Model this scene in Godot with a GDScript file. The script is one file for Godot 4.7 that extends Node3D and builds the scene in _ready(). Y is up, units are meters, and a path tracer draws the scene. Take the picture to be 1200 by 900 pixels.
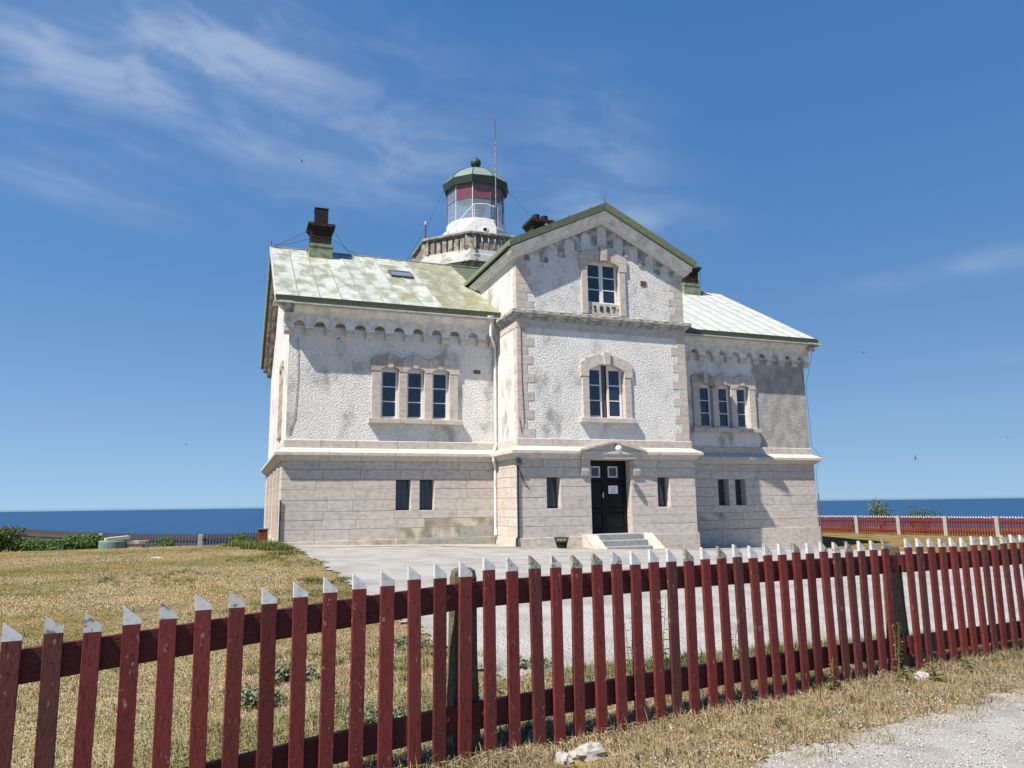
extends Node3D
# A limestone lighthouse keeper's house with its tower, a gravel yard and a red picket fence, by the sea.

const W := 7.35        # width of the gabled centre bay (its front wall lies in z = 0)
const XL := -8.0       # west end of the house
const XR := 15.5       # east end
const ZW := -2.31      # front wall of the two wings
const ZB := -15.5      # back wall
const LO := 0.10       # how far the ground floor stands proud of the upper wall
const COURSES := [1.63, 1.33, 0.98, 0.62, 0.23, -0.17, -0.47, -0.80, -1.19]
const TOWER := Vector3(3.68, 0, -16.2)

var rng := RandomNumberGenerator.new()
var M := {}
var house: Node3D
var taken := {}
var bump_noise := FastNoiseLite.new()
var patch_noise := FastNoiseLite.new()

# ------------------------------------------------------------------ mesh builder
class MB:
	var v := PackedVector3Array()
	var n := PackedVector3Array()
	var c := PackedColorArray()
	var col := Color.WHITE
	var coloured := false

	func trin(a: Vector3, b: Vector3, d: Vector3, na: Vector3, nb: Vector3, nd: Vector3) -> void:
		v.append(a); v.append(b); v.append(d)
		n.append(na); n.append(nb); n.append(nd)
		if coloured:
			c.append(col); c.append(col); c.append(col)

	func face(p: Array, out: Vector3) -> void:
		var nn := Vector3.ZERO
		for i in range(1, p.size() - 1):
			nn += ((p[i + 1] as Vector3) - p[0]).cross((p[i] as Vector3) - p[0])
		nn = nn.normalized()
		if nn.dot(out) < 0.0:
			p = p.duplicate()
			p.reverse()
			nn = -nn
		for i in range(1, p.size() - 1):
			trin(p[0], p[i], p[i + 1], nn, nn, nn)

	func hull8(p: Array) -> void:      # p[0..3] one loop, p[4..7] the opposite loop
		var m := Vector3.ZERO
		for q in p:
			m += q
		m /= 8.0
		for f in [[0, 1, 2, 3], [4, 5, 6, 7], [0, 1, 5, 4], [1, 2, 6, 5], [2, 3, 7, 6], [3, 0, 4, 7]]:
			var mid: Vector3 = (p[f[0]] + p[f[1]] + p[f[2]] + p[f[3]]) / 4.0
			face([p[f[0]], p[f[1]], p[f[2]], p[f[3]]], mid - m)

	func box(a: Vector3, b: Vector3) -> void:
		hull8([Vector3(a.x, a.y, a.z), Vector3(b.x, a.y, a.z), Vector3(b.x, a.y, b.z), Vector3(a.x, a.y, b.z),
			Vector3(a.x, b.y, a.z), Vector3(b.x, b.y, a.z), Vector3(b.x, b.y, b.z), Vector3(a.x, b.y, b.z)])

	func obox(t: Transform3D, s: Vector3) -> void:
		var p := []
		for q in [Vector3(-1, -1, -1), Vector3(1, -1, -1), Vector3(1, -1, 1), Vector3(-1, -1, 1), Vector3(-1, 1, -1), Vector3(1, 1, -1), Vector3(1, 1, 1), Vector3(-1, 1, 1)]:
			p.append(t * (q * s * 0.5))
		hull8(p)

	func block(o: Vector3, u: Vector3, up: Vector3, nr: Vector3, w: float, h: float, d: float, bev: float) -> void:
		# o: lower corner of the front face; the four front edges are chamfered
		var a := [o, o + u * w, o + u * w + up * h, o + up * h]
		var f := [o + u * bev + up * bev, o + u * (w - bev) + up * bev, o + u * (w - bev) + up * (h - bev), o + u * bev + up * (h - bev)]
		var mid: Vector3 = o + u * w * 0.5 + up * h * 0.5 - nr * d * 0.5
		face(f, nr)
		for i in 4:
			var j := (i + 1) % 4
			var e: Vector3 = (a[i] + a[j]) * 0.5 - mid
			face([a[i] - nr * bev, a[j] - nr * bev, f[j], f[i]], e)
			face([a[i] - nr * bev, a[j] - nr * bev, a[j] - nr * d, a[i] - nr * d], e - nr * e.dot(nr))

	func loft(A: Array, B: Array) -> void:
		var m := Vector3.ZERO
		for q in A: m += q
		for q in B: m += q
		m /= float(A.size() + B.size())
		var k := A.size()
		for i in k:
			var j := (i + 1) % k
			var ea: Vector3 = (A[j] - A[i])
			var ax: Vector3 = (B[i] - A[i])
			var nn := ea.cross(ax)
			# orientation from the signed area of the section
			face([A[i], A[j], B[j], B[i]], nn * side(A, B))
		caps(A, A[0] - B[0])
		caps(B, B[0] - A[0])

	func side(A: Array, B: Array) -> float:
		var ar := Vector3.ZERO
		for i in range(1, A.size() - 1):
			ar += (A[i] - A[0]).cross(A[i + 1] - A[0])
		return 1.0 if ar.dot(B[0] - A[0]) > 0.0 else -1.0

	func caps(A: Array, out: Vector3) -> void:
		var o: Vector3 = A[0]
		var nn := Vector3.ZERO
		for i in range(1, A.size() - 1):
			nn += (A[i] - o).cross(A[i + 1] - o)
		nn = nn.normalized()
		var ux := (A[1] - o as Vector3).normalized()
		var uy := nn.cross(ux)
		var poly := PackedVector2Array()
		for q in A:
			poly.append(Vector2((q - o).dot(ux), (q - o).dot(uy)))
		var t := Geometry2D.triangulate_polygon(poly)
		for i in range(0, t.size(), 3):
			face([A[t[i]], A[t[i + 1]], A[t[i + 2]]], out)

	func prism(poly: Array, o: Vector3, ux: Vector3, uy: Vector3, ext: Vector3) -> void:
		var A := []
		var B := []
		for q in poly:
			A.append(o + ux * q.x + uy * q.y)
			B.append(o + ux * q.x + uy * q.y + ext)
		loft(A, B)

	func tube(pts: Array, r: float, sides := 8, r2 := -1.0) -> void:
		var rings := []
		var k := pts.size()
		var ref := Vector3.UP
		for i in k:
			var d: Vector3 = (pts[min(i + 1, k - 1)] - pts[max(i - 1, 0)]).normalized()
			if absf(d.dot(ref)) > 0.95:
				ref = Vector3.RIGHT if absf(d.x) < 0.9 else Vector3.BACK
			var a := d.cross(ref).normalized()
			var b := d.cross(a)
			ref = a.cross(d).normalized() if false else ref
			var rr := r if r2 < 0.0 else lerpf(r, r2, float(i) / float(max(k - 1, 1)))
			var ring := []
			for s in sides:
				var an := TAU * s / sides
				ring.append([pts[i] + (a * cos(an) + b * sin(an)) * rr, a * cos(an) + b * sin(an)])
			rings.append(ring)
		for i in k - 1:
			for s in sides:
				var t := (s + 1) % sides
				var p = rings[i][s]; var q = rings[i][t]; var p2 = rings[i + 1][s]; var q2 = rings[i + 1][t]
				quadn(p[0], q[0], q2[0], p2[0], p[1], q[1], q2[1], p2[1])
		for e in [0, k - 1]:
			var A := []
			for s in sides: A.append(rings[e][s][0])
			face(A, (pts[0] - pts[1]) if e == 0 else (pts[k - 1] - pts[k - 2]))

	func quadn(a: Vector3, b: Vector3, d: Vector3, e: Vector3, na: Vector3, nb: Vector3, nd: Vector3, ne: Vector3) -> void:
		var g := (d - a).cross(b - a)
		if g.length_squared() < 1e-16: g = (e - a).cross(d - a)
		if g.dot(na + nb + nd + ne) >= 0.0:
			trin(a, b, d, na, nb, nd); trin(a, d, e, na, nd, ne)
		else:
			trin(a, d, b, na, nd, nb); trin(a, e, d, na, ne, nd)

	func lathe(prof: Array, o: Vector3, sides := 24, smooth := true, a0 := 0.0) -> void:
		for i in prof.size() - 1:
			var p: Vector2 = prof[i]
			var q: Vector2 = prof[i + 1]
			var d := (q - p)
			var nr := Vector2(d.y, -d.x).normalized()
			if nr.x < 0.0 and absf(d.y) > 1e-6: nr = -nr
			for s in sides:
				var x0 := a0 + TAU * s / sides
				var x1 := a0 + TAU * (s + 1) / sides
				var e0 := Vector3(sin(x0), 0, cos(x0))
				var e1 := Vector3(sin(x1), 0, cos(x1))
				var up := Vector3.UP
				var m0 := (e0 * nr.x + up * nr.y)
				var m1 := (e1 * nr.x + up * nr.y)
				if not smooth:
					m0 = ((e0 + e1).normalized() * nr.x + up * nr.y).normalized()
					m1 = m0
				quadn(o + e0 * p.x + up * p.y, o + e1 * p.x + up * p.y, o + e1 * q.x + up * q.y, o + e0 * q.x + up * q.y, m0, m1, m1, m0)

	func mesh() -> ArrayMesh:
		var a := []
		a.resize(Mesh.ARRAY_MAX)
		a[Mesh.ARRAY_VERTEX] = v
		a[Mesh.ARRAY_NORMAL] = n
		if coloured: a[Mesh.ARRAY_COLOR] = c
		var am := ArrayMesh.new()
		am.add_surface_from_arrays(Mesh.PRIMITIVE_TRIANGLES, a)
		return am

# ------------------------------------------------------------------ nodes
func numbered(called: String) -> String:
	taken[called] = taken.get(called, -1) + 1
	return called if taken[called] == 0 else "%s_%03d" % [called, taken[called]]

func put(mb: MB, called: String, material: Material, parent: Node) -> MeshInstance3D:
	var o := MeshInstance3D.new()
	o.mesh = mb.mesh()
	o.material_override = material
	o.name = numbered(called) if parent == self else called
	parent.add_child(o, true)
	if parent != self and parent.has_meta("world"):
		o.position = -(parent.get_meta("world") as Vector3)
	o.set_meta("world", Vector3.ZERO)
	return o

func thing(called: String, label: String, category: String, at: Vector3, group := "") -> Node3D:
	var o := Node3D.new()
	o.name = numbered(called)
	add_child(o, true)
	o.position = at
	o.set_meta("world", at)
	tag(o, label, category, group)
	return o

func node(called: String, parent: Node) -> Node3D:
	var o := Node3D.new()
	o.name = called
	parent.add_child(o, true)
	if parent.has_meta("world"):
		o.position = -(parent.get_meta("world") as Vector3)
	o.set_meta("world", Vector3.ZERO)
	return o

func tag(o: Node, label: String, category: String, group := "") -> void:
	o.set_meta("label", label)
	o.set_meta("category", category)
	if group: o.set_meta("group", group)

func clean_meta(o: Node) -> void:
	if o.has_meta("world"): o.remove_meta("world")
	for k in o.get_children(): clean_meta(k)

# ------------------------------------------------------------------ materials
func lin(r: float, g: float, b: float) -> Color:
	return Color(r, g, b).linear_to_srgb()

func noise_tex(s: int, freq: float, ramp: Array, type := FastNoiseLite.TYPE_SIMPLEX_SMOOTH, oct := 4, size := 512, gain := 0.5) -> NoiseTexture2D:
	var f := FastNoiseLite.new()
	f.seed = s
	f.noise_type = type
	f.frequency = freq
	f.fractal_octaves = oct
	f.fractal_gain = gain
	if type == FastNoiseLite.TYPE_CELLULAR:
		f.cellular_return_type = FastNoiseLite.RETURN_DISTANCE
	var t := NoiseTexture2D.new()
	t.width = size
	t.height = size
	t.seamless = true
	t.seamless_blend_skirt = 0.25
	t.noise = f
	if ramp.size():
		var g := Gradient.new()
		var off := PackedFloat32Array()
		var cs := PackedColorArray()
		for r in ramp:
			off.append(r[0])
			cs.append(r[1])
		g.offsets = off
		g.colors = cs
		t.color_ramp = g
	return t

func grey(k: float) -> Color:
	return Color(k, k, k)

func mat(called: String, colour: Color, rough: float, o := {}) -> StandardMaterial3D:
	var m := StandardMaterial3D.new()
	m.resource_name = called
	m.albedo_color = colour
	m.roughness = rough
	m.cull_mode = BaseMaterial3D.CULL_DISABLED
	m.metallic_specular = o.get("spec", 0.35)
	if o.has("tex"):
		m.albedo_texture = o.tex
	if o.has("metal"): m.metallic = o.metal
	if o.has("bump"):
		m.heightmap_enabled = true
		m.heightmap_texture = o.bump
		m.heightmap_scale = o.get("height", 1.0)
	var p = o.get("period", 3.0)
	m.uv1_triplanar = true
	m.uv1_world_triplanar = o.get("world", true)
	m.uv1_triplanar_sharpness = 6.0
	m.uv1_scale = (Vector3(1.0 / p.x, 1.0 / p.y, 1.0 / p.z) if p is Vector3 else Vector3.ONE / float(p))
	m.uv1_offset = o.get("offset", Vector3.ZERO)
	if o.has("detail"):
		m.detail_enabled = true
		m.detail_albedo = o.detail
		m.detail_blend_mode = BaseMaterial3D.BLEND_MODE_MIX if o.has("detail_mix") else BaseMaterial3D.BLEND_MODE_MUL
		m.detail_uv_layer = BaseMaterial3D.DETAIL_UV_2
		m.uv2_triplanar = true
		m.uv2_world_triplanar = o.get("world", true)
		m.uv2_triplanar_sharpness = 6.0
		var q = o.get("detail_period", 11.0)
		m.uv2_scale = (Vector3(1.0 / q.x, 1.0 / q.y, 1.0 / q.z) if q is Vector3 else Vector3.ONE / float(q))
	if o.has("vertex"): m.vertex_color_use_as_albedo = true
	if o.has("backlight"):
		m.backlight_enabled = true
		m.backlight = o.backlight
	return m

func make_materials() -> void:
	var blotch := noise_tex(3, 0.012, [[0.0, grey(0.80)], [0.45, grey(0.93)], [1.0, grey(1.0)]], FastNoiseLite.TYPE_SIMPLEX_SMOOTH, 6)
	var speck := noise_tex(5, 0.09, [[0.0, grey(0.72)], [0.35, grey(0.93)], [1.0, grey(1.0)]], FastNoiseLite.TYPE_SIMPLEX_SMOOTH, 3)
	var lumps := noise_tex(8, 0.07, [], FastNoiseLite.TYPE_PERLIN, 5, 1024, 0.78)
	var fine := noise_tex(9, 0.08, [], FastNoiseLite.TYPE_SIMPLEX_SMOOTH, 4)
	var stains := noise_tex(12, 0.010, [[0.0, Color(0.84, 0.84, 0.84)], [0.28, Color(0.93, 0.93, 0.925)], [0.5, Color(0.985, 0.985, 0.98)], [1.0, Color(1, 1, 1)]], FastNoiseLite.TYPE_SIMPLEX_SMOOTH, 6)
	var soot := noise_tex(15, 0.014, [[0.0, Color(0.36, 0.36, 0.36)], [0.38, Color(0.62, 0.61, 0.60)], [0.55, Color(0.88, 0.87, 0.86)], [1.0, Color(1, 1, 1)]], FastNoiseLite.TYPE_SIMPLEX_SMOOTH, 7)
	var streaks := noise_tex(13, 0.0065, [[0.0, Color(0.68, 0.68, 0.68)], [0.22, Color(0.80, 0.80, 0.795)], [0.36, Color(0.94, 0.94, 0.935)], [0.55, Color(1, 1, 1)], [1.0, Color(1, 0.995, 0.98)]], FastNoiseLite.TYPE_SIMPLEX_SMOOTH, 7, 1024, 0.6)
	M.harl = mat("rough cast render", lin(0.85, 0.835, 0.80), 0.95, {"tex": speck, "period": 4.6, "bump": lumps, "height": 4.4, "detail": streaks, "detail_period": Vector3(9.5, 15.0, 9.5)})
	var grime0 := noise_tex(19, 0.010, [[0.0, Color(0.82, 0.82, 0.815)], [0.40, Color(0.90, 0.90, 0.895)], [0.62, Color(0.97, 0.97, 0.965)], [1.0, Color(1, 1, 1)]], FastNoiseLite.TYPE_SIMPLEX_SMOOTH, 6)
	M.bare_harl = mat("bare grey roughcast", lin(0.53, 0.52, 0.495), 0.95, {"tex": speck, "period": 4.5, "bump": lumps, "height": 4.6, "detail": grime0, "detail_period": Vector3(3.6, 5.1, 3.6)})
	M.smooth_render = mat("smooth render", lin(0.84, 0.83, 0.805), 0.9, {"tex": blotch, "period": 2.6, "bump": fine, "height": 0.2, "detail": stains, "detail_period": Vector3(4.0, 3.0, 4.0)})
	M.grey_render = mat("weathered gable render", lin(0.82, 0.81, 0.785), 0.95, {"tex": speck, "period": 4.6, "bump": lumps, "height": 3.8, "detail": stains, "detail_period": Vector3(3.3, 3.0, 3.3)})
	var grime := noise_tex(17, 0.012, [[0.0, Color(0.52, 0.52, 0.52)], [0.40, Color(0.70, 0.70, 0.70)], [0.6, Color(0.88, 0.88, 0.87)], [1.0, Color(1, 1, 1)]], FastNoiseLite.TYPE_SIMPLEX_SMOOTH, 7)
	M.sooty_render = mat("sooty gable arcade", lin(0.59, 0.585, 0.575), 0.95, {"tex": grime, "period": Vector3(3.1, 2.3, 3.1), "bump": lumps, "height": 0.6})
	M.stone = []
	var tints := [Vector3(0.70, 0.625, 0.555), Vector3(0.675, 0.605, 0.535), Vector3(0.72, 0.65, 0.58), Vector3(0.66, 0.585, 0.52), Vector3(0.70, 0.64, 0.57), Vector3(0.68, 0.605, 0.545)]
	for i in tints.size():
		var k: Vector3 = tints[i]
		M.stone.append(mat("pink limestone %d" % i, lin(k.x, k.y, k.z), 0.85, {"tex": blotch, "period": Vector3(1.9 + 0.2 * i, 1.3, 1.9 + 0.2 * i), "offset": Vector3(i * 0.31, i * 0.17, i * 0.23), "bump": fine, "height": 0.35, "detail": speck, "detail_period": 1.1 + 0.07 * i}))
	var damp := noise_tex(21, 0.014, [[0.0, Color(0.60, 0.59, 0.55)], [0.45, Color(0.80, 0.79, 0.75)], [0.7, Color(0.95, 0.94, 0.92)], [1.0, Color(1, 1, 1)]], FastNoiseLite.TYPE_SIMPLEX_SMOOTH, 6)
	M.damp_stone = mat("damp stained limestone", lin(0.60, 0.545, 0.485), 0.85, {"tex": damp, "period": 5.5, "bump": fine, "height": 0.35})
	M.mortar = mat("mortar", lin(0.30, 0.28, 0.26), 0.95, {"tex": speck, "period": 0.8})
	M.coping = mat("pale coping stone", lin(0.70, 0.665, 0.60), 0.85, {"tex": blotch, "period": 1.7, "bump": fine, "height": 0.3, "detail": speck, "detail_period": 0.9})
	M.dark_coping = mat("lichened cornice stone", lin(0.56, 0.55, 0.525), 0.9, {"tex": grime, "period": Vector3(2.3, 1.9, 2.3), "bump": fine, "height": 0.3})
	var algae := noise_tex(31, 0.009, [[0.0, Color(0.72, 0.71, 0.61)], [0.34, Color(0.83, 0.83, 0.77)], [0.52, Color(0.95, 0.955, 0.94)], [1.0, Color(1, 1, 1)]], FastNoiseLite.TYPE_SIMPLEX_SMOOTH, 6)
	var algae_more := noise_tex(33, 0.009, [[0.0, Color(0.72, 0.715, 0.60)], [0.45, Color(0.80, 0.80, 0.70)], [0.68, Color(0.91, 0.915, 0.87)], [1.0, Color(1, 1, 1)]], FastNoiseLite.TYPE_SIMPLEX_SMOOTH, 6)
	M.sheet = []
	for i in 4:
		M.sheet.append(mat("pale roof sheet %d" % i, lin(0.53 + 0.03 * i, 0.545 + 0.03 * i, 0.505 + 0.03 * i), 0.45, {"tex": algae, "period": Vector3(3.7, 6.1, 6.1), "detail": blotch, "detail_period": 1.5, "spec": 0.5}))
	for i in 2:
		M.sheet.append(mat("greener roof sheet %d" % i, lin(0.50 + 0.03 * i, 0.51 + 0.03 * i, 0.445 + 0.03 * i), 0.5, {"tex": algae_more, "period": Vector3(3.7, 6.1, 6.1), "detail": blotch, "detail_period": 1.3, "spec": 0.45}))
	M.white_sheet = []
	for i in 3:
		M.white_sheet.append(mat("white roof sheet %d" % i, lin(0.54 + 0.02 * i, 0.57 + 0.02 * i, 0.545 + 0.02 * i), 0.5, {"tex": blotch, "period": Vector3(3.1, 2.3, 3.1), "offset": Vector3(0.27 * i, 0, 0.4 * i), "spec": 0.5}))
	M.seam = mat("dull roof seam", lin(0.32, 0.34, 0.29), 0.6, {"tex": blotch, "period": 1.3})
	M.green_metal = mat("green painted sheet metal", lin(0.25, 0.29, 0.165), 0.5, {"tex": blotch, "period": 1.4, "detail": speck, "detail_period": 0.7, "spec": 0.5})
	M.dark_green = mat("dark green eaves", lin(0.12, 0.14, 0.088), 0.55, {"tex": blotch, "period": 1.4})
	M.pale_green = mat("pale green chimney flashing", lin(0.23, 0.27, 0.18), 0.55, {"tex": algae, "period": 1.6, "spec": 0.45})
	M.copper = mat("green copper", lin(0.20, 0.265, 0.235), 0.6, {"tex": blotch, "period": 1.1, "spec": 0.5})
	M.copper_dark = mat("dark green copper", lin(0.035, 0.06, 0.05), 0.6, {"tex": blotch, "period": 1.1, "spec": 0.5})
	M.niche = mat("grey brown niche plate", lin(0.40, 0.36, 0.31), 0.95, {"tex": soot, "period": 0.7, "bump": fine, "height": 0.6})
	M.dark_damp = mat("black stained limestone", lin(0.40, 0.38, 0.34), 0.9, {"tex": blotch, "period": Vector3(2.1, 1.9, 2.1), "bump": fine, "height": 0.35})
	M.brick = mat("sooty chimney brick", lin(0.055, 0.043, 0.036), 0.95, {"tex": soot, "period": 0.8, "bump": lumps, "height": 1.0})
	M.soot = mat("sooty metal flue", lin(0.012, 0.012, 0.016), 0.7, {})
	M.white_paint = mat("white window paint", lin(0.84, 0.84, 0.83), 0.5, {"tex": speck, "period": 0.7})
	M.white_metal = mat("white painted metal", lin(0.76, 0.76, 0.75), 0.45, {"tex": blotch, "period": 1.5})
	M.mast = mat("weathered mast", lin(0.42, 0.39, 0.36), 0.6, {"tex": soot, "period": 1.3})
	M.black_door = mat("black door paint", lin(0.008, 0.009, 0.012), 0.5, {"tex": blotch, "period": 0.9, "spec": 0.3})
	M.dark_wood = mat("dark lattice wood", lin(0.10, 0.09, 0.082), 0.7, {"tex": speck, "period": 0.5})
	M.brown_wood = mat("weathered brown mullion", lin(0.15, 0.11, 0.09), 0.8, {"tex": blotch, "period": 0.5})
	M.notice = mat("white paper", lin(0.75, 0.77, 0.80), 0.8, {})
	M.ink = mat("black lettering", lin(0.02, 0.018, 0.018), 0.7, {})
	M.rust = mat("rusty metal", lin(0.25, 0.075, 0.04), 0.85, {"tex": soot, "period": 0.6})
	M.red_brick = mat("brown vent brick", lin(0.16, 0.07, 0.05), 0.9, {"tex": speck, "period": 0.3})
	M.step = mat("grey step stone", lin(0.33, 0.335, 0.33), 0.85, {"tex": blotch, "period": 1.4, "bump": fine, "height": 0.3})
	M.wire = mat("dark wire", lin(0.03, 0.03, 0.035), 0.6, {})
	M.pipe_grey = mat("grey conduit", lin(0.10, 0.10, 0.10), 0.6, {})
	M.pane = mat("window pane", lin(0.035, 0.060, 0.110), 0.04, {"spec": 0.6})  # the blue of the reflected sky is put into this colour
	M.pane.albedo_color.a = 0.55
	M.pane.transparency = BaseMaterial3D.TRANSPARENCY_ALPHA
	M.lantern_pane = mat("lantern glass", lin(0.42, 0.50, 0.58), 0.05, {"spec": 0.5})
	M.lantern_pane.albedo_color.a = 0.35
	M.lantern_pane.transparency = BaseMaterial3D.TRANSPARENCY_ALPHA
	M.red_pane = mat("red lantern glass", lin(0.34, 0.11, 0.14), 0.05, {"spec": 0.5})
	M.red_pane.albedo_color.a = 0.5
	M.red_pane.transparency = BaseMaterial3D.TRANSPARENCY_ALPHA
	M.lens = mat("lens glass", lin(0.30, 0.36, 0.40), 0.12, {"spec": 0.7, "metal": 0.4})
	M.balustrade = mat("grey brown balustrade stone", lin(0.46, 0.415, 0.355), 0.9, {"tex": grime, "period": 2.3, "bump": fine, "height": 0.4})
	var peel := noise_tex(41, 0.016, [[0.0, Color(0.60, 0.56, 0.51)], [0.27, Color(0.68, 0.64, 0.60)], [0.34, Color(0.93, 0.93, 0.92)], [1.0, Color(1, 1, 1)]], FastNoiseLite.TYPE_SIMPLEX_SMOOTH, 6)
	M.peeling = mat("peeling whitewash", lin(0.64, 0.635, 0.615), 0.9, {"tex": peel, "period": 5.0, "bump": fine, "height": 0.4})
	# fence paint: worn maroon over grey wood, with the saw marks running across the boards
	M.red = []
	var worn := noise_tex(51, 0.020, [[0.0, Color(0.74, 0.74, 0.74)], [0.30, Color(0.95, 0.95, 0.95)], [0.55, Color(1, 1, 1)], [0.72, Color(0.84, 0.82, 0.82)], [0.84, Color(0.66, 0.70, 0.66)], [1.0, Color(0.60, 0.66, 0.62)]], FastNoiseLite.TYPE_SIMPLEX_SMOOTH, 6)
	var saw := noise_tex(53, 0.05, [[0.0, grey(0.72)], [0.4, grey(0.93)], [1.0, grey(1.0)]], FastNoiseLite.TYPE_SIMPLEX_SMOOTH, 3)
	var grain := noise_tex(54, 0.05, [], FastNoiseLite.TYPE_SIMPLEX_SMOOTH, 3)
	var chips := noise_tex(57, 0.035, [[0.0, Color(0.46, 0.36, 0.34, 0.0)], [0.80, Color(0.46, 0.36, 0.34, 0.0)], [0.83, Color(0.50, 0.42, 0.40, 0.55)], [1.0, Color(0.62, 0.56, 0.54, 0.8)]], FastNoiseLite.TYPE_SIMPLEX_SMOOTH, 5)
	var reds := [Vector3(0.142, 0.023, 0.022), Vector3(0.122, 0.022, 0.020), Vector3(0.160, 0.025, 0.023), Vector3(0.110, 0.026, 0.023), Vector3(0.135, 0.021, 0.020), Vector3(0.098, 0.028, 0.025), Vector3(0.150, 0.027, 0.024)]
	for i in reds.size():
		var k: Vector3 = reds[i]
		M.red.append(mat("maroon fence paint %d" % i, lin(k.x, k.y, k.z), 0.62, {"tex": worn, "period": Vector3(0.21, 1.1, 0.21), "offset": Vector3(0.37 * i, 0.21 * i, 0), "bump": grain, "height": 0.10, "detail": chips, "detail_mix": true, "detail_period": Vector3(0.9, 1.1 + 0.13 * i, 0.9), "spec": 0.4}))
	M.rail_red = mat("dull maroon rail paint", lin(0.095, 0.020, 0.019), 0.7, {"tex": worn, "period": Vector3(1.2, 0.25, 1.2), "bump": grain, "height": 0.2, "detail": saw, "detail_period": 0.4})
	M.worn_wood = mat("bare weathered picket wood", lin(0.125, 0.026, 0.024), 0.85, {"tex": worn, "period": Vector3(0.1, 0.7, 0.1), "bump": grain, "height": 0.4, "detail": saw, "detail_period": Vector3(0.4, 0.07, 0.4)})
	M.tip = []
	M.tip.append(mat("white tip paint", lin(0.64, 0.65, 0.66), 0.55, {"tex": blotch, "period": 0.3}))
	M.tip.append(mat("greyed tip paint", lin(0.55, 0.555, 0.56), 0.7, {"tex": peel, "period": 0.5}))
	M.tip.append(mat("lichened tip paint", lin(0.45, 0.43, 0.385), 0.8, {"tex": grime, "period": 0.2}))
	var lichen := noise_tex(61, 0.018, [[0.0, Color(0.62, 0.60, 0.55)], [0.5, Color(0.9, 0.88, 0.85)], [0.66, Color(0.95, 0.90, 0.75)], [0.72, Color(1.0, 0.72, 0.22)], [1.0, Color(1.0, 0.62, 0.12)]], FastNoiseLite.TYPE_SIMPLEX_SMOOTH, 5)
	M.post = mat("lichened grey post", lin(0.19, 0.172, 0.145), 0.95, {"tex": lichen, "period": Vector3(0.45, 0.6, 0.45), "bump": lumps, "height": 0.5})
	M.pale_post = mat("pale concrete post", lin(0.38, 0.365, 0.34), 0.9, {"tex": blotch, "period": 0.8})
	M.far_red = mat("far red fence paint", lin(0.17, 0.026, 0.022), 0.7, {"tex": blotch, "period": 0.7})
	M.far_red_dark = mat("far red fence paint in wear", lin(0.13, 0.022, 0.020), 0.7, {"tex": blotch, "period": 0.7})
	M.grey_fence = mat("silvered fence wood", lin(0.10, 0.080, 0.068), 0.9, {"tex": blotch, "period": 0.7})
	# ground
	var soil := noise_tex(71, 0.02, [[0.0, Color(0.45, 0.40, 0.28)], [0.35, Color(0.62, 0.54, 0.38)], [0.6, Color(0.74, 0.66, 0.48)], [1.0, Color(0.86, 0.79, 0.62)]], FastNoiseLite.TYPE_SIMPLEX_SMOOTH, 6, 1024)
	var greens := noise_tex(73, 0.010, [[0.0, Color(0.62, 0.72, 0.50)], [0.36, Color(0.80, 0.85, 0.68)], [0.5, Color(1, 1, 1)], [1.0, Color(1, 0.98, 0.94)]], FastNoiseLite.TYPE_SIMPLEX_SMOOTH, 6)
	M.ground = mat("dry turf", lin(0.50, 0.455, 0.38), 1.0, {"tex": soil, "period": 2.6, "bump": fine, "height": 2.0, "detail": greens, "detail_period": 9.0, "spec": 0.1})
	var grit := noise_tex(75, 0.16, [[0.0, grey(0.56)], [0.34, grey(0.80)], [0.6, grey(0.94)], [1.0, grey(1.0)]], FastNoiseLite.TYPE_SIMPLEX_SMOOTH, 4, 1024)
	var gritb := noise_tex(76, 0.14, [], FastNoiseLite.TYPE_SIMPLEX_SMOOTH, 4, 1024)
	var wash := noise_tex(77, 0.010, [[0.0, Color(0.84, 0.83, 0.81)], [0.4, Color(0.93, 0.925, 0.91)], [0.6, Color(0.98, 0.98, 0.975)], [1.0, Color(1, 1, 1)]], FastNoiseLite.TYPE_SIMPLEX_SMOOTH, 6)
	M.gravel = mat("pale limestone gravel", lin(0.50, 0.49, 0.475), 0.95, {"tex": grit, "period": 6.0, "bump": gritb, "height": 2.2, "detail": wash, "detail_period": 7.3, "spec": 0.2})
	M.track = mat("crushed limestone track", lin(0.45, 0.44, 0.42), 0.95, {"tex": grit, "period": 1.9, "bump": gritb, "height": 0.5, "detail": wash, "detail_period": 3.1, "spec": 0.2})
	M.concrete = mat("concrete apron", lin(0.45, 0.43, 0.39), 0.95, {"tex": blotch, "period": 3.1, "bump": fine, "height": 0.3, "detail": wash, "detail_period": 4.7, "spec": 0.2})
	var swell := noise_tex(81, 0.03, [[0.0, grey(0.74)], [0.5, grey(0.90)], [1.0, grey(1.0)]], FastNoiseLite.TYPE_SIMPLEX_SMOOTH, 5)
	M.sea = mat("sea water", lin(0.028, 0.090, 0.195), 0.6, {"tex": swell, "period": Vector3(420, 420, 70), "spec": 0.22})
	M.stone_loose = mat("loose limestone", lin(0.52, 0.50, 0.46), 0.95, {"tex": blotch, "period": 0.35, "bump": lumps, "height": 0.6})
	M.pebble = mat("pebbles", lin(0.42, 0.41, 0.39), 0.95, {"vertex": true})
	M.blade = mat("grass blades", Color.WHITE, 0.8, {"vertex": true, "spec": 0.15, "backlight": Color(0.35, 0.35, 0.2)})
	M.leaf = mat("leaves", Color.WHITE, 0.6, {"vertex": true, "spec": 0.25, "backlight": Color(0.35, 0.4, 0.2)})
	M.bark = mat("twigs", lin(0.10, 0.075, 0.05), 0.9, {})
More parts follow.
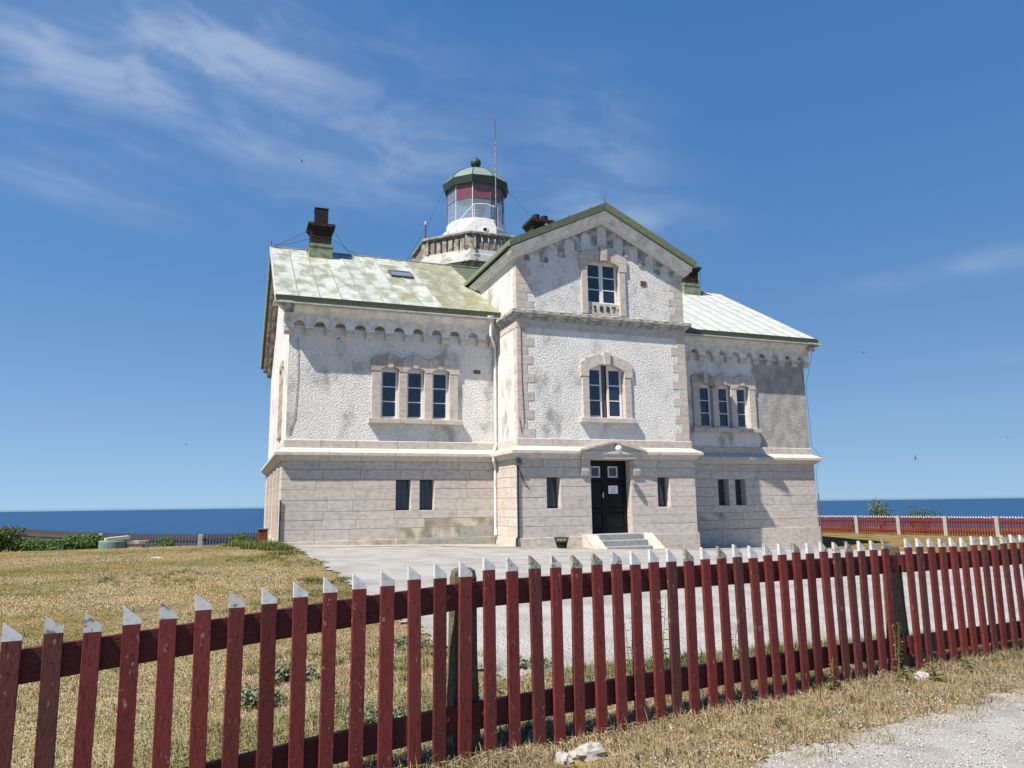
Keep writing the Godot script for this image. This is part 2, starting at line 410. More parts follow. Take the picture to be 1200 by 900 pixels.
	M.teal = mat("faded teal paint", lin(0.16, 0.25, 0.22), 0.8, {"tex": blotch, "period": 0.8})
	M.bird = mat("dark plumage", lin(0.02, 0.02, 0.022), 0.7, {})
	M.globe = mat("white lamp globe", lin(0.78, 0.78, 0.84), 0.25, {"spec": 0.5})
	M.iron = mat("wrought iron", lin(0.02, 0.018, 0.017), 0.6, {})

# ------------------------------------------------------------------ sky
func make_sky() -> PanoramaSkyMaterial:
	var w := 2048
	var h := 1024
	var px := PackedFloat32Array()
	px.resize(w * h * 3)
	var streak := FastNoiseLite.new()
	streak.seed = 4
	streak.frequency = 1.0
	streak.fractal_octaves = 6
	streak.fractal_gain = 0.62
	var soft := FastNoiseLite.new()
	soft.seed = 9
	soft.frequency = 1.0
	soft.fractal_octaves = 3
	# wisps: azimuth, elevation, half length, half width (degrees), tilt (degrees), strength
	var wisps := [[-14.0, 29.0, 14.0, 4.6, -10.0, 1.0], [1.0, 28.6, 12.0, 5.2, -16.0, 0.85], [14.0, 26.0, 10.0, 2.6, -12.0, 0.6], [-2.0, 33.5, 18.0, 4.5, -6.0, 0.7],
		[-12.0, 21.6, 7.5, 1.5, -7.0, 0.75], [28.0, 26.0, 6.0, 5.0, -35.0, 0.75], [30.0, 21.8, 6.5, 2.0, -8.0, 0.6], [54.0, 15.3, 6.5, 0.8, 4.0, 0.7], [57.0, 9.0, 7.0, 0.6, 0.0, 0.25], [50.0, 6.0, 10.0, 1.0, 0.0, 0.22],
		[-58.0, 27.0, 18.0, 5.0, -8.0, 0.8], [105.0, 24.0, 20.0, 4.0, 6.0, 0.7], [160.0, 30.0, 22.0, 6.0, -6.0, 0.8], [-120.0, 33.0, 22.0, 6.0, 5.0, 0.8], [-95.0, 16.0, 12.0, 1.5, 3.0, 0.6]]
	var white := Color(0.41, 0.46, 0.53)
	var to_sun := Vector3(-5.7, 8.45, 2.48).normalized()
	for j in h:
		var el := 90.0 - (j + 0.5) * 180.0 / h
		var t := clampf(el / 90.0, 0.0, 1.0)
		# clear blue, paler towards the horizon
		var k := exp(-el / 8.0) if el > 0.0 else 1.0
		var k2 := exp(-el / 24.0) if el > 0.0 else 1.0
		var base := Color(0.022, 0.084, 0.236).lerp(Color(0.078, 0.204, 0.425), k2).lerp(Color(0.245, 0.375, 0.505), k * 0.95)
		if el < -1.0:
			base = Color(0.10, 0.17, 0.25)
		var ce := cos(deg_to_rad(el))
		var se := sin(deg_to_rad(el))
		for i in w:
			var az := fposmod((i + 0.5) * 360.0 / w + 180.0, 360.0) - 180.0
			var ra := deg_to_rad(az)
			var cg := sin(ra) * ce * to_sun.x + se * to_sun.y - cos(ra) * ce * to_sun.z
			var bright := 1.03 + 0.14 * cg + 0.12 * maxf(cg, 0.0) * cg     # a clear sky is brighter on the sun's side
			var c := Color(base.r * bright, base.g * bright, base.b * bright)
			if el > 0.5 and el < 60.0:
				var m := 0.0
				for q in wisps:
					var dx: float = az - q[0]
					if dx > 180.0: dx -= 360.0
					if absf(dx) > q[2] * 2.4: continue
					var dy: float = el - q[1]
					var ca := cos(deg_to_rad(q[4]))
					var sa := sin(deg_to_rad(q[4]))
					var a: float = (dx * ca + dy * sa) / q[2]
					var b: float = (-dx * sa + dy * ca) / q[3]
					var e: float = a * a + b * b
					if e < 5.0:
						m += q[5] * exp(-e * 1.1)
				if m > 0.01:
					var rx := az * 0.98 - el * 0.12
					var ry := el + az * 0.14
					var s := streak.get_noise_2d(rx * 0.060 + soft.get_noise_2d(az * 0.05, el * 0.07) * 0.6, ry * 0.27 + soft.get_noise_2d(az * 0.05 + 20.0, el * 0.04) * 0.3) * 0.5 + 0.5
					var f := soft.get_noise_2d(az * 0.05 + 40.0, el * 0.09) * 0.5 + 0.5
					var d := clampf(m * (0.20 + smoothstep(0.28, 0.86, s) * 0.85) * (0.42 + 0.75 * f), 0.0, 1.0)
					c = c.lerp(white, d * 0.44)
			var o := (j * w + i) * 3
			px[o] = c.r
			px[o + 1] = c.g
			px[o + 2] = c.b
	var im := Image.create_from_data(w, h, false, Image.FORMAT_RGBF, px.to_byte_array())
	var m := PanoramaSkyMaterial.new()
	m.panorama = ImageTexture.create_from_image(im)
	return m

# ------------------------------------------------------------------ ground
func ramp(x: float, pts: Array) -> float:
	if x <= pts[0][0]: return pts[0][1]
	for i in range(1, pts.size()):
		if x <= pts[i][0]:
			var t: float = (x - pts[i - 1][0]) / (pts[i][0] - pts[i - 1][0])
			return lerpf(pts[i - 1][1], pts[i][1], t)
	return pts[pts.size() - 1][1]

func gh(x: float, z: float) -> float:
	var yb := ramp(x, [[-40.0, -1.5], [-12.0, -1.34], [-8.0, -1.33], [0.0, -1.53], [7.4, -1.87], [15.5, -2.18], [30.0, -2.24], [60.0, -2.4]])
	var yf := ramp(x, [[-40.0, -1.6], [-11.0, -1.52], [-8.5, -1.43], [-2.0, -1.43], [10.0, -1.62], [30.0, -2.0], [60.0, -2.2]])
	var t := clampf((z + 2.2) / 22.2, 0.0, 1.0)
	var y := lerpf(yb, yf, t)
	if z > 21.0:
		y -= minf((z - 21.0) * 0.03, 0.12)
	if z < -4.0:   # the land falls away towards the cliff on the west side
		var west := 1.0 - smoothstep(2.0, 9.0, x)
		y -= (smoothstep(-4.0, -15.0, z) * 1.05 + maxf(0.0, -z - 15.0) * 0.03) * west * (1.0 - 0.55 * smoothstep(-15.0, -23.0, x))
	var e := sqrt(pow((x - 5.0) / 52.0, 2.0) + pow((z - 15.0) / 64.0, 2.0))
	if z > 15.0:
		e = absf(x - 5.0) / 52.0
	if e > 0.95:
		y -= smoothstep(0.95, 1.12, e) * 2.0 + smoothstep(1.08, 1.5, e) * 32.0
	return y

func in_yard(x: float, z: float) -> float:   # positive inside the gravel yard, in metres from its edge
	var wob := bump_noise.get_noise_2d(x * 0.9, z * 0.9) * 0.22 + bump_noise.get_noise_2d(x * 4.0, z * 4.0) * 0.08
	return minf(minf(x + 7.6, 15.4 - x), minf(19.1 - z, 40.0)) + wob

func in_track(x: float, z: float) -> float:
	var edge := ramp(x, [[-14.0, 22.4], [-9.0, 21.85], [-6.6, 21.36], [-5.3, 21.12], [-4.1, 20.98], [0.0, 20.8], [12.0, 20.4]])
	var wob := bump_noise.get_noise_2d(x * 1.1, z * 1.1) * 0.16 + bump_noise.get_noise_2d(x * 5.0, z * 5.0) * 0.08
	return z - edge + wob

func lines(a: Array) -> Array:   # [[from, to, step], ...]
	var o := []
	for r in a:
		var x: float = r[0]
		while x < r[1] - 1e-6:
			o.append(x)
			x += r[2]
	o.append(a[a.size() - 1][1])
	return o

func sheet(xs: Array, zs: Array, lift: float, where: int, rough: float) -> MB:
	var mb := MB.new()
	var nx := xs.size()
	var P := PackedVector3Array()
	var N := PackedVector3Array()
	for z in zs:
		for x in xs:
			var y := gh(x, z) + lift + bump_noise.get_noise_2d(x * 1.3, z * 1.3) * rough
			P.append(Vector3(x, y, z))
			var gx := (gh(x + 0.3, z) - gh(x - 0.3, z)) / 0.6
			var gz := (gh(x, z + 0.3) - gh(x, z - 0.3)) / 0.6
			N.append(Vector3(-gx, 1, -gz).normalized())
	for j in zs.size() - 1:
		for i in nx - 1:
			var cx: float = (xs[i] + xs[i + 1]) * 0.5
			var cz: float = (zs[j] + zs[j + 1]) * 0.5
			if where == 1 and in_yard(cx, cz) <= 0.0: continue
			if where == 2 and in_track(cx, cz) <= 0.0: continue
			if where == 3 and cz >= -0.9 + maxf(0.0, 1.6 - maxf(maxf(-1.2 - cx, cx - 8.6), 0.0)) + bump_noise.get_noise_2d(cx, cz) * 0.5: continue
			var a := j * nx + i
			mb.quadn(P[a], P[a + 1], P[a + nx + 1], P[a + nx], N[a], N[a + 1], N[a + nx + 1], N[a + nx])
	return mb

func make_ground() -> void:
	var xs := lines([[-90.0, -30.0, 4.0], [-30.0, -14.0, 0.8], [-14.0, 2.0, 0.25], [2.0, 20.0, 0.9], [20.0, 44.0, 1.2], [44.0, 100.0, 4.0]])
	var zs := lines([[-70.0, -30.0, 4.0], [-30.0, 12.0, 0.9], [12.0, 26.0, 0.25], [26.0, 40.0, 1.4], [40.0, 100.0, 6.0]])
	var g := put(sheet(xs, zs, 0.0, 0, 0.02), "ground", M.ground, self)
	g.set_meta("kind", "structure")
	var y := put(sheet(lines([[-8.2, -7.0, 0.06], [-7.0, 0.0, 0.2], [0.0, 16.0, 0.32]]), lines([[-2.6, 8.0, 0.2], [8.0, 18.5, 0.12], [18.5, 19.8, 0.06]]), 0.028, 1, 0.008), "gravel_yard", M.gravel, self)
	y.set_meta("kind", "structure")
	var t := put(sheet(lines([[-14.0, -8.0, 0.2], [-8.0, -2.0, 0.05], [-2.0, 14.0, 0.4]]), lines([[20.0, 22.2, 0.045], [22.2, 30.0, 0.5]]), 0.030, 2, 0.012), "gravel_track", M.track, self)
	t.set_meta("kind", "structure")
	var a := put(sheet(lines([[-7.9, 15.4, 0.4]]), lines([[-2.5, 1.3, 0.32]]), 0.040, 3, 0.004), "concrete_apron", M.concrete, self)
	a.set_meta("kind", "structure")
	var s := MB.new()
	var rs := [0.0, 60.0, 200.0, 600.0, 2000.0, 6000.0, 15000.0, 26000.0]
	for i in rs.size() - 1:
		for k in 48:
			var a0 := TAU * k / 48.0
			var a1 := TAU * (k + 1) / 48.0
			var d0 := Vector3(sin(a0), 0, cos(a0))
			var d1 := Vector3(sin(a1), 0, cos(a1))
			var o := Vector3(0, -22.0, 0)
			s.quadn(o + d0 * rs[i], o + d1 * rs[i], o + d1 * rs[i + 1], o + d0 * rs[i + 1], Vector3.UP, Vector3.UP, Vector3.UP, Vector3.UP)
	var sea := put(s, "sea", M.sea, self)
	sea.set_meta("kind", "structure")

# ------------------------------------------------------------------ house helpers
func pick(a: Array) -> Material:
	return a[rng.randi() % a.size()]

func wall_holes(mb: MB, o: Vector3, u: Vector3, nr: Vector3, u0: float, u1: float, y0: float, y1: float, holes: Array, thick: float) -> void:
	var us := [u0, u1]
	var ys := [y0, y1]
	for h in holes:
		us.append(clampf(h[0], u0, u1)); us.append(clampf(h[1], u0, u1)); ys.append(clampf(h[2], y0, y1)); ys.append(clampf(h[3], y0, y1))
	us.sort(); ys.sort()
	for i in us.size() - 1:
		if us[i + 1] - us[i] < 1e-4: continue
		var open := false
		var b0 := 0.0
		for j in ys.size() - 1:
			if ys[j + 1] - ys[j] < 1e-5: continue
			var solid := true
			var cu: float = (us[i] + us[i + 1]) * 0.5
			var cy: float = (ys[j] + ys[j + 1]) * 0.5
			for h in holes:
				if cu > h[0] and cu < h[1] and cy > h[2] and cy < h[3]: solid = false
			if solid and not open:
				open = true
				b0 = ys[j]
			if open and not solid:
				column(mb, o, u, nr, us[i], us[i + 1], b0, ys[j], thick)
				open = false
		if open: column(mb, o, u, nr, us[i], us[i + 1], b0, y1, thick)

func column(mb: MB, o: Vector3, u: Vector3, nr: Vector3, u0: float, u1: float, y0: float, y1: float, thick: float) -> void:
	var p := [o + u * u0 + Vector3.UP * y0, o + u * u1 + Vector3.UP * y0, o + u * u1 + Vector3.UP * y1, o + u * u0 + Vector3.UP * y1]
	mb.hull8([p[0], p[1], p[2], p[3], p[0] - nr * thick, p[1] - nr * thick, p[2] - nr * thick, p[3] - nr * thick])

func blocks(parent: Node, called: String, o: Vector3, u: Vector3, nr: Vector3, u0: float, u1: float, courses: Array, holes: Array, mean: float, mats: Array, depth := 0.06, gap := 0.010, bev := 0.008) -> void:
	for k in courses.size() - 1:
		var yt: float = courses[k]
		var yb: float = courses[k + 1]
		var spans := [[u0, u1]]
		for h in holes:
			if h[2] < yt - 0.02 and h[3] > yb + 0.02:
				var nxt := []
				for s in spans:
					if h[1] <= s[0] or h[0] >= s[1]:
						nxt.append(s)
					else:
						if h[0] > s[0] + 0.03: nxt.append([s[0], h[0]])
						if h[1] < s[1] - 0.03: nxt.append([h[1], s[1]])
				spans = nxt
		for s in spans:
			var L: float = s[1] - s[0]
			var cnt: int = max(1, int(round(L / mean + (0.35 if k % 2 == 0 else -0.15))))
			var cuts := [s[0]]
			for i in range(1, cnt):
				cuts.append(s[0] + L * (i + rng.randf_range(-0.22, 0.22)) / cnt)
			cuts.append(s[1])
			for i in cnt:
				var w: float = cuts[i + 1] - cuts[i] - gap
				if w < 0.03: continue
				var mb := MB.new()
				var proud := rng.randf_range(-0.002, 0.004)
				mb.block(o + u * (cuts[i] + gap * 0.5) + Vector3.UP * (yb + gap * 0.5) + nr * proud, u, Vector3.UP, nr, w, yt - yb - gap, depth, bev)
				var bm: Material = pick(mats)
				var mid: Vector3 = o + u * (cuts[i] + cuts[i + 1]) * 0.5
				if called == "stone_block" and nr.z > 0.5:
					if mid.x > -3.4 and mid.x < 0.0 and yt < -0.4 - (mid.x + 0.2) * 0.16: bm = M.dark_damp if mid.x > -1.1 and yt < -0.7 else (M.damp_stone if rng.randf() < 0.6 else bm)
					if mid.x > W + 0.2 and mid.x < 11.5 and yt < -0.4: bm = M.damp_stone if rng.randf() < 0.6 else bm
				if called == "plinth_stone" and nr.z > 0.5 and mid.z < -1.0 and mid.x > -2.8 and mid.x < 0.0: bm = M.dark_damp
				put(mb, called, bm, parent)

func course(parent: Node, called: String, path: Array, prof: Array, mean: float, mats: Array, gap := 0.006) -> void:
	# stones of one moulding, swept along a plan path of (x, z), mitred at its corners
	var k := path.size()
	var outs := []
	for i in k - 1:
		var d: Vector2 = (path[i + 1] - path[i]).normalized()
		outs.append(Vector2(-d.y, d.x))
	for i in k - 1:
		var L: float = (path[i + 1] - path[i]).length()
		var d: Vector2 = (path[i + 1] - path[i]).normalized()
		var cnt: int = max(1, int(round(L / mean)))
		var ts := [0.0]
		for q in range(1, cnt):
			ts.append(L * (q + rng.randf_range(-0.15, 0.15)) / cnt)
		ts.append(L)
		for q in cnt:
			var secs := []
			for e in 2:
				var t: float = ts[q + e]
				var m: Vector2 = outs[i]
				var other := -1
				if q == 0 and e == 0: other = i - 1
				if q == cnt - 1 and e == 1: other = i + 1
				if other >= 0 and other < outs.size() and (q + e == 0 or q + e == cnt):
					m = (outs[i] + outs[other]) / (1.0 + outs[i].dot(outs[other]))
				else:
					t += gap * (1.0 if e == 0 else -1.0)
				var A := []
				for p in prof:
					var xy: Vector2 = path[i] + d * t + m * p.x
					A.append(Vector3(xy.x, p.y, xy.y))
				secs.append(A)
			var mb := MB.new()
			mb.loft(secs[0], secs[1])
			put(mb, called, pick(mats), parent)

func arc(x0: float, x1: float, y: float, rise: float, k := 8) -> Array:   # points along a segmental arch from x0 to x1
	var o := []
	for i in k + 1:
		var t := float(i) / k
		o.append(Vector2(lerpf(x0, x1, t), y + rise * (1.0 - pow(2.0 * t - 1.0, 2.0))))
	return o

func casement(parent: Node, x0: float, x1: float, y0: float, y1: float, z: float, rows: int, rail := 0.06, top := 0.16, low := 0.09) -> void:
	# a white sash seen from +z: stiles and rails as one frame, each bar and each pane on its own
	var f := MB.new()
	f.box(Vector3(x0, y0, z - 0.05), Vector3(x0 + rail, y1, z))
	f.box(Vector3(x1 - rail, y0, z - 0.05), Vector3(x1, y1, z))
	f.box(Vector3(x0 + rail, y0, z - 0.048), Vector3(x1 - rail, y0 + low, z - 0.002))
	f.box(Vector3(x0 + rail, y1 - top, z - 0.048), Vector3(x1 - rail, y1, z - 0.002))
	put(f, "sash", M.white_paint, parent)
	var a := y0 + low
	var b := y1 - top
	for r in rows:
		var p0 := lerpf(a, b, float(r) / rows)
		var p1 := lerpf(a, b, float(r + 1) / rows)
		if r > 0:
			var g := MB.new()
			g.box(Vector3(x0 + rail, p0 - 0.018, z - 0.04), Vector3(x1 - rail, p0 + 0.018, z - 0.006))
			put(g, "glazing_bar", M.white_paint, parent)
		var p := MB.new()
		var tilt := rng.randf_range(-0.004, 0.004)
		var e := 0.02 if r > 0 else 0.0
		p.face([Vector3(x0 + rail, p0 + e, z - 0.026 + tilt), Vector3(x1 - rail, p0 + e, z - 0.026 - tilt), Vector3(x1 - rail, p1, z - 0.026 - tilt), Vector3(x0 + rail, p1, z - 0.026 + tilt)], Vector3.BACK)
		put(p, "pane", M.pane, parent)

func stone_box(parent: Node, called: String, a: Vector3, b: Vector3, material: Material, bev := 0.012) -> void:
	var mb := MB.new()
	mb.block(Vector3(a.x, a.y, b.z), Vector3.RIGHT, Vector3.UP, Vector3.BACK, b.x - a.x, b.y - a.y, b.z - a.z, bev)
	put(mb, called, material, parent)

func triple_window(cx: float, label: String) -> void:
	var w := node("triple_window", house)
	w.set_meta("label", label)
	var z := ZW
	var zf := z + 0.09
	var half := 0.34
	var sp := 0.99
	var outer := 1.72
	# jambs and mullions of stone
	for i in 4:
		var x: float = cx + (i - 1.5) * sp
		var x0 := x - (sp * 0.5 - half)
		var x1 := x + (sp * 0.5 - half)
		if i == 0: x0 = cx - outer + 0.04
		if i == 3: x1 = cx + outer - 0.04
		stone_box(w, "jamb_stone", Vector3(x0, 3.24, z - 0.32), Vector3(x1, 5.03, zf), pick(M.stone))
	for i in 3:
		var c: float = cx + (i - 1) * sp
		var l := c - sp * 0.5
		var r := c + sp * 0.5
		if i == 0: l = cx - outer
		if i == 2: r = cx + outer
		var poly := [Vector2(l, 5.035), Vector2(c - half, 5.035)]
		for q in arc(c - half, c + half, 5.12, 0.10): poly.append(q)
		poly.append(Vector2(c + half, 5.035))
		poly.append(Vector2(r, 5.035))
		var top := arc(l + 0.004, r - 0.004, 5.50, 0.15)
		top.reverse()
		for q in top: poly.append(q)
		var mb := MB.new()
		mb.prism(poly, Vector3(0, 0, zf + 0.015), Vector3.RIGHT, Vector3.UP, Vector3(0, 0, -0.36))
		put(mb, "arch_stone", pick(M.stone) if i != 0 else (M.dark_damp if cx < 0.0 else M.damp_stone), w)
		var ks := MB.new()
		ks.prism([Vector2(c - 0.10, 5.19), Vector2(c + 0.10, 5.19), Vector2(c + 0.13, 5.69), Vector2(c - 0.13, 5.69)], Vector3(0, 0, zf + 0.04), Vector3.RIGHT, Vector3.UP, Vector3(0, 0, -0.12))
		put(ks, "keystone", M.damp_stone if rng.randf() < 0.6 else M.stone[0], w)
		casement(w, c - half + 0.005, c + half - 0.005, 3.245, 5.30, z - 0.14, 3, 0.085, 0.26, 0.10)
	for i in 3:
		stone_box(w, "sill", Vector3(lerpf(cx - 1.80, cx + 1.80, i / 3.0) + 0.003, 3.05, z - 0.3), Vector3(lerpf(cx - 1.80, cx + 1.80, (i + 1) / 3.0) - 0.003, 3.235, z + 0.21), pick(M.stone))

func low_window(x0: float, x1: float, zf: float) -> void:
	# deep-set slit window with a dark lattice
	var w := node("cellar_window", house)
	var z := zf - 0.34
	var f := MB.new()
	f.box(Vector3(x0, -0.17, z - 0.05), Vector3(x0 + 0.05, 0.98, z))
	f.box(Vector3(x1 - 0.05, -0.17, z - 0.05), Vector3(x1, 0.98, z))
	f.box(Vector3(x0 + 0.05, -0.17, z - 0.048), Vector3(x1 - 0.05, -0.11, z - 0.002))
	f.box(Vector3(x0 + 0.05, 0.92, z - 0.048), Vector3(x1 - 0.05, 0.98, z - 0.002))
	put(f, "frame", M.dark_wood, w)
	var xm := (x0 + x1) * 0.5
	var b := MB.new()
	b.box(Vector3(xm - 0.014, -0.11, z - 0.03), Vector3(xm + 0.014, 0.92, z - 0.008))
	put(b, "glazing_bar", M.dark_wood, w)
	for r in 4:
		var p0 := -0.11 + 1.03 * r / 4.0
		if r > 0:
			var g := MB.new()
			g.box(Vector3(x0 + 0.05, p0 - 0.012, z - 0.029), Vector3(x1 - 0.05, p0 + 0.012, z - 0.009))
			put(g, "glazing_bar", M.dark_wood, w)
		for s in 2:
			var p := MB.new()
			var xa := x0 + 0.05 if s == 0 else xm + 0.014
			var xb := xm - 0.014 if s == 0 else x1 - 0.05
			p.face([Vector3(xa, p0 + 0.012, z - 0.02), Vector3(xb, p0 + 0.012, z - 0.02), Vector3(xb, p0 + 0.245, z - 0.022), Vector3(xa, p0 + 0.245, z - 0.022)], Vector3.BACK)
			put(p, "pane", M.pane, w)
	# the reveal of the opening, stone on its four sides
	var rv := MB.new()
	var t := 0.05
	rv.box(Vector3(x0 - t, -0.17 - t, z - 0.1), Vector3(x0 + 0.006, 0.98 + t, zf - 0.012))
	rv.box(Vector3(x1 - 0.006, -0.17 - t, z - 0.1), Vector3(x1 + t, 0.98 + t, zf - 0.012))
	rv.box(Vector3(x0 + 0.006, -0.17 - t, z - 0.1), Vector3(x1 - 0.006, -0.164, zf - 0.012))
	rv.box(Vector3(x0 + 0.006, 0.974, z - 0.1), Vector3(x1 - 0.006, 0.98 + t, zf - 0.012))
	put(rv, "reveal", M.stone[2], w)

# ------------------------------------------------------------------ house
const EAVE_Y := 7.5
const EAVE_Z := -1.71
const RIDGE_Y := 11.75
const RIDGE_Z := -8.9
const X0 := -8.55      # ends of the roof
const X1 := 15.95

func make_house() -> void:
	house = thing("lighthouse_house", "white roughcast house on a pink stone ground floor with a gabled centre bay", "house", Vector3(3.7, -1.8, -8.0))
	var R := Vector3.RIGHT
	var U := Vector3.UP
	var B := Vector3.BACK
	var L := Vector3.LEFT
	# --- ground floor: a mortar core with every stone laid on it
	var gf := MB.new()
	var c := LO - 0.04
	var low_y := -3.0
	var lw_holes := [[-4.03, -3.46, -0.17, 0.98], [-3.13, -2.57, -0.17, 0.98]]
	var cb_holes := [[1.05, 1.60, -0.17, 0.98], [5.72, 6.27, -0.17, 0.98], [2.85, 4.55, -1.19, 1.63]]
	var rw_holes := [[10.20, 10.77, -0.17, 0.98], [11.10, 11.67, -0.17, 0.98]]
	wall_holes(gf, Vector3(0, 0, ZW + c), R, B, XL - c, 0.0, low_y, 1.75, lw_holes, 0.6)
	wall_holes(gf, Vector3(0, 0, c), R, B, -c, W + c, low_y, 1.75, cb_holes, 0.6)
	wall_holes(gf, Vector3(0, 0, ZW + c), R, B, W, XR + c, low_y, 1.75, rw_holes, 0.6)
	gf.box(Vector3(-c, low_y, ZW - 0.2), Vector3(0.5, 1.75, c - 0.58))
	gf.box(Vector3(W - 0.5, low_y, ZW - 0.2), Vector3(W + c, 1.75, c - 0.58))
	gf.box(Vector3(XL - c, low_y, ZB), Vector3(XL + 0.5, 1.75, ZW + c - 0.58))
	gf.box(Vector3(XR - 0.5, low_y, ZB), Vector3(XR + c, 1.75, ZW + c - 0.58))
	gf.box(Vector3(XL - c, low_y, ZB - 0.5), Vector3(XR + c, 1.75, ZB))
	var gfw := put(gf, "ground_floor_wall", M.mortar, house)
	blocks(gfw, "stone_block", Vector3(0, 0, ZW + LO), R, B, XL - LO, -LO, COURSES, lw_holes, 1.38, M.stone)
	blocks(gfw, "stone_block", Vector3(0, 0, LO), R, B, -LO, W + LO, COURSES, cb_holes, 1.35, M.stone)
	blocks(gfw, "stone_block", Vector3(0, 0, ZW + LO), R, B, W + LO, XR + LO, COURSES, rw_holes, 1.5, M.stone)
	blocks(gfw, "stone_block", Vector3(-LO, 0, 0), B, L, ZW + LO, LO - 0.06, COURSES, [], 0.85, M.stone)
	blocks(gfw, "stone_block", Vector3(W + LO, 0, 0), B, R, ZW + LO, LO - 0.06, COURSES, [], 1.15, M.stone)
	blocks(gfw, "stone_block", Vector3(XL - LO, 0, 0), B, L, ZB, ZW + LO - 0.06, COURSES, [], 2.3, M.stone)
	blocks(gfw, "stone_block", Vector3(XR + LO, 0, 0), B, R, ZB, ZW + LO - 0.06, COURSES, [], 3.2, M.stone)
	# plinth
	var pl := node("plinth", house)
	var pp := 0.155
	blocks(pl, "plinth_stone", Vector3(0, 0, ZW + pp), R, B, XL - pp, -pp, [-1.185, -1.9], [], 1.5, [M.damp_stone, M.damp_stone, M.stone[4]], 0.25, 0.008, 0.015)
	blocks(pl, "plinth_stone", Vector3(0, 0, pp), R, B, -pp, 2.45, [-1.185, -2.3], [], 0.85, M.stone + [M.damp_stone], 0.25, 0.008, 0.015)
	blocks(pl, "plinth_stone", Vector3(0, 0, pp), R, B, 4.95, W + pp, [-1.185, -2.5], [], 0.85, M.stone, 0.25, 0.008, 0.015)
	blocks(pl, "plinth_stone", Vector3(-pp, 0, 0), B, L, ZW + pp, pp - 0.04, [-1.185, -2.2], [], 1.1, M.stone + [M.damp_stone], 0.2, 0.008, 0.015)
	blocks(pl, "plinth_stone", Vector3(W + pp, 0, 0), B, R, ZW + pp, pp - 0.04, [-1.185, -2.5], [], 1.2, M.stone, 0.2, 0.008, 0.015)
	blocks(pl, "plinth_stone", Vector3(0, 0, ZW + pp), R, B, W + pp, XR + pp, [-1.185, -2.7], [], 1.4, M.stone + [M.damp_stone], 0.25, 0.008, 0.015)
	blocks(pl, "plinth_stone", Vector3(XR + pp, 0, 0), B, R, ZB, ZW + pp - 0.04, [-1.185, -2.9], [], 2.6, M.stone, 0.2, 0.008, 0.015)
	blocks(pl, "plinth_stone", Vector3(XL - pp, 0, 0), B, L, ZB, ZW + pp - 0.04, [-1.185, -2.9], [], 2.6, M.stone, 0.2, 0.008, 0.015)
	# --- string course between the storeys, and the band of stones above it
	var outline := [Vector2(XL, ZB), Vector2(XL, ZW), Vector2(0, ZW), Vector2(0, 0), Vector2(W, 0), Vector2(W, ZW), Vector2(XR, ZW), Vector2(XR, ZB)]
	var sc := node("string_course", house)
	course(sc, "coping_stone", outline, [Vector2(-0.2, 1.632), Vector2(0.105, 1.632), Vector2(0.16, 1.66), Vector2(0.27, 1.775), Vector2(0.30, 1.82), Vector2(0.37, 1.825), Vector2(0.37, 1.93), Vector2(0.05, 2.11), Vector2(-0.2, 2.11)], 1.45, [M.coping, M.coping, M.stone[2]])
	var bd := node("band_course", house)
	course(bd, "band_stone", outline, [Vector2(-0.2, 2.113), Vector2(0.055, 2.113), Vector2(0.055, 2.375), Vector2(0.03, 2.40), Vector2(-0.2, 2.40)], 1.25, M.stone)
	# --- upper walls
	var up := MB.new()
	var tri_l := [[-3.3 - 1.66, -3.3 + 1.66, 3.05, 5.52]]
	var tri_r := [[10.86 - 1.66, 10.86 + 1.66, 3.05, 5.52]]
	wall_holes(up, Vector3(0, 0, ZW), R, B, XL, 0.0, 2.3, 7.3, tri_l, 0.45)
	wall_holes(up, Vector3(0, 0, ZW), R, B, W, XR, 2.3, 7.3, tri_r, 0.45)
	var edge := [Vector2(XR + 0.004, 2.402), Vector2(XR + 0.004, 6.46)]
	for i in 23:
		edge.append(Vector2(12.62 + rng.randf_range(-0.09, 0.09) - 0.10 * sin(i * 0.55), 6.46 - (6.46 - 2.402) * i / 22.0))
	var bare := MB.new()
	bare.prism(edge, Vector3(0, 0, ZW + 0.010), R, U, Vector3(0, 0, -0.02))
	put(bare, "bare_render", M.bare_harl, house)
	up.box(Vector3(XL, 2.3, ZB), Vector3(XL + 0.45, 7.3, ZW - 0.45))
	up.box(Vector3(XR - 0.45, 2.3, ZB), Vector3(XR, 7.3, ZW - 0.45))
	up.box(Vector3(XL, 2.3, ZB - 0.45), Vector3(XR, 7.3, ZB))
	for x in [XL, XR - 0.45]:     # gable ends under the main roof
		up.prism([Vector2(-(ZW - 0.02), 7.302), Vector2(-(ZB + 0.2), 7.302), Vector2(-RIDGE_Z, 11.6)], Vector3(x, 0, 0), Vector3.FORWARD, U, Vector3(0.45, 0, 0))
	put(up, "wing_wall", M.harl, house)
	var cb := MB.new()
	wall_holes(cb, Vector3.ZERO, R, B, 0.0, W, 2.3, 6.9, [[2.84, 4.56, 3.05, 5.55]], 0.45)
	cb.box(Vector3(0, 2.3, ZW - 0.2), Vector3(0.45, 9.6, -0.45))
	cb.box(Vector3(W - 0.45, 2.3, ZW - 0.2), Vector3(W, 9.6, -0.45))
	put(cb, "bay_wall", M.harl, house)
	var gb := MB.new()
	wall_holes(gb, Vector3.ZERO, R, B, 0.0, W, 6.9, 9.45, [[2.90, 4.48, 7.3, 9.452]], 0.45)
	var poly := [Vector2(0, 9.45), Vector2(2.90, 9.45), Vector2(2.90, 9.72), Vector2(4.48, 9.72), Vector2(4.48, 9.45), Vector2(W, 9.45), Vector2(W, 9.75), Vector2(3.68, 11.55), Vector2(0, 9.75)]
	gb.prism(poly, Vector3.ZERO, R, U, Vector3(0, 0, -0.45))
	put(gb, "gable_wall", M.grey_render, house)
	gb = MB.new()      # side walls above the wing roofs are rough cast in full sun
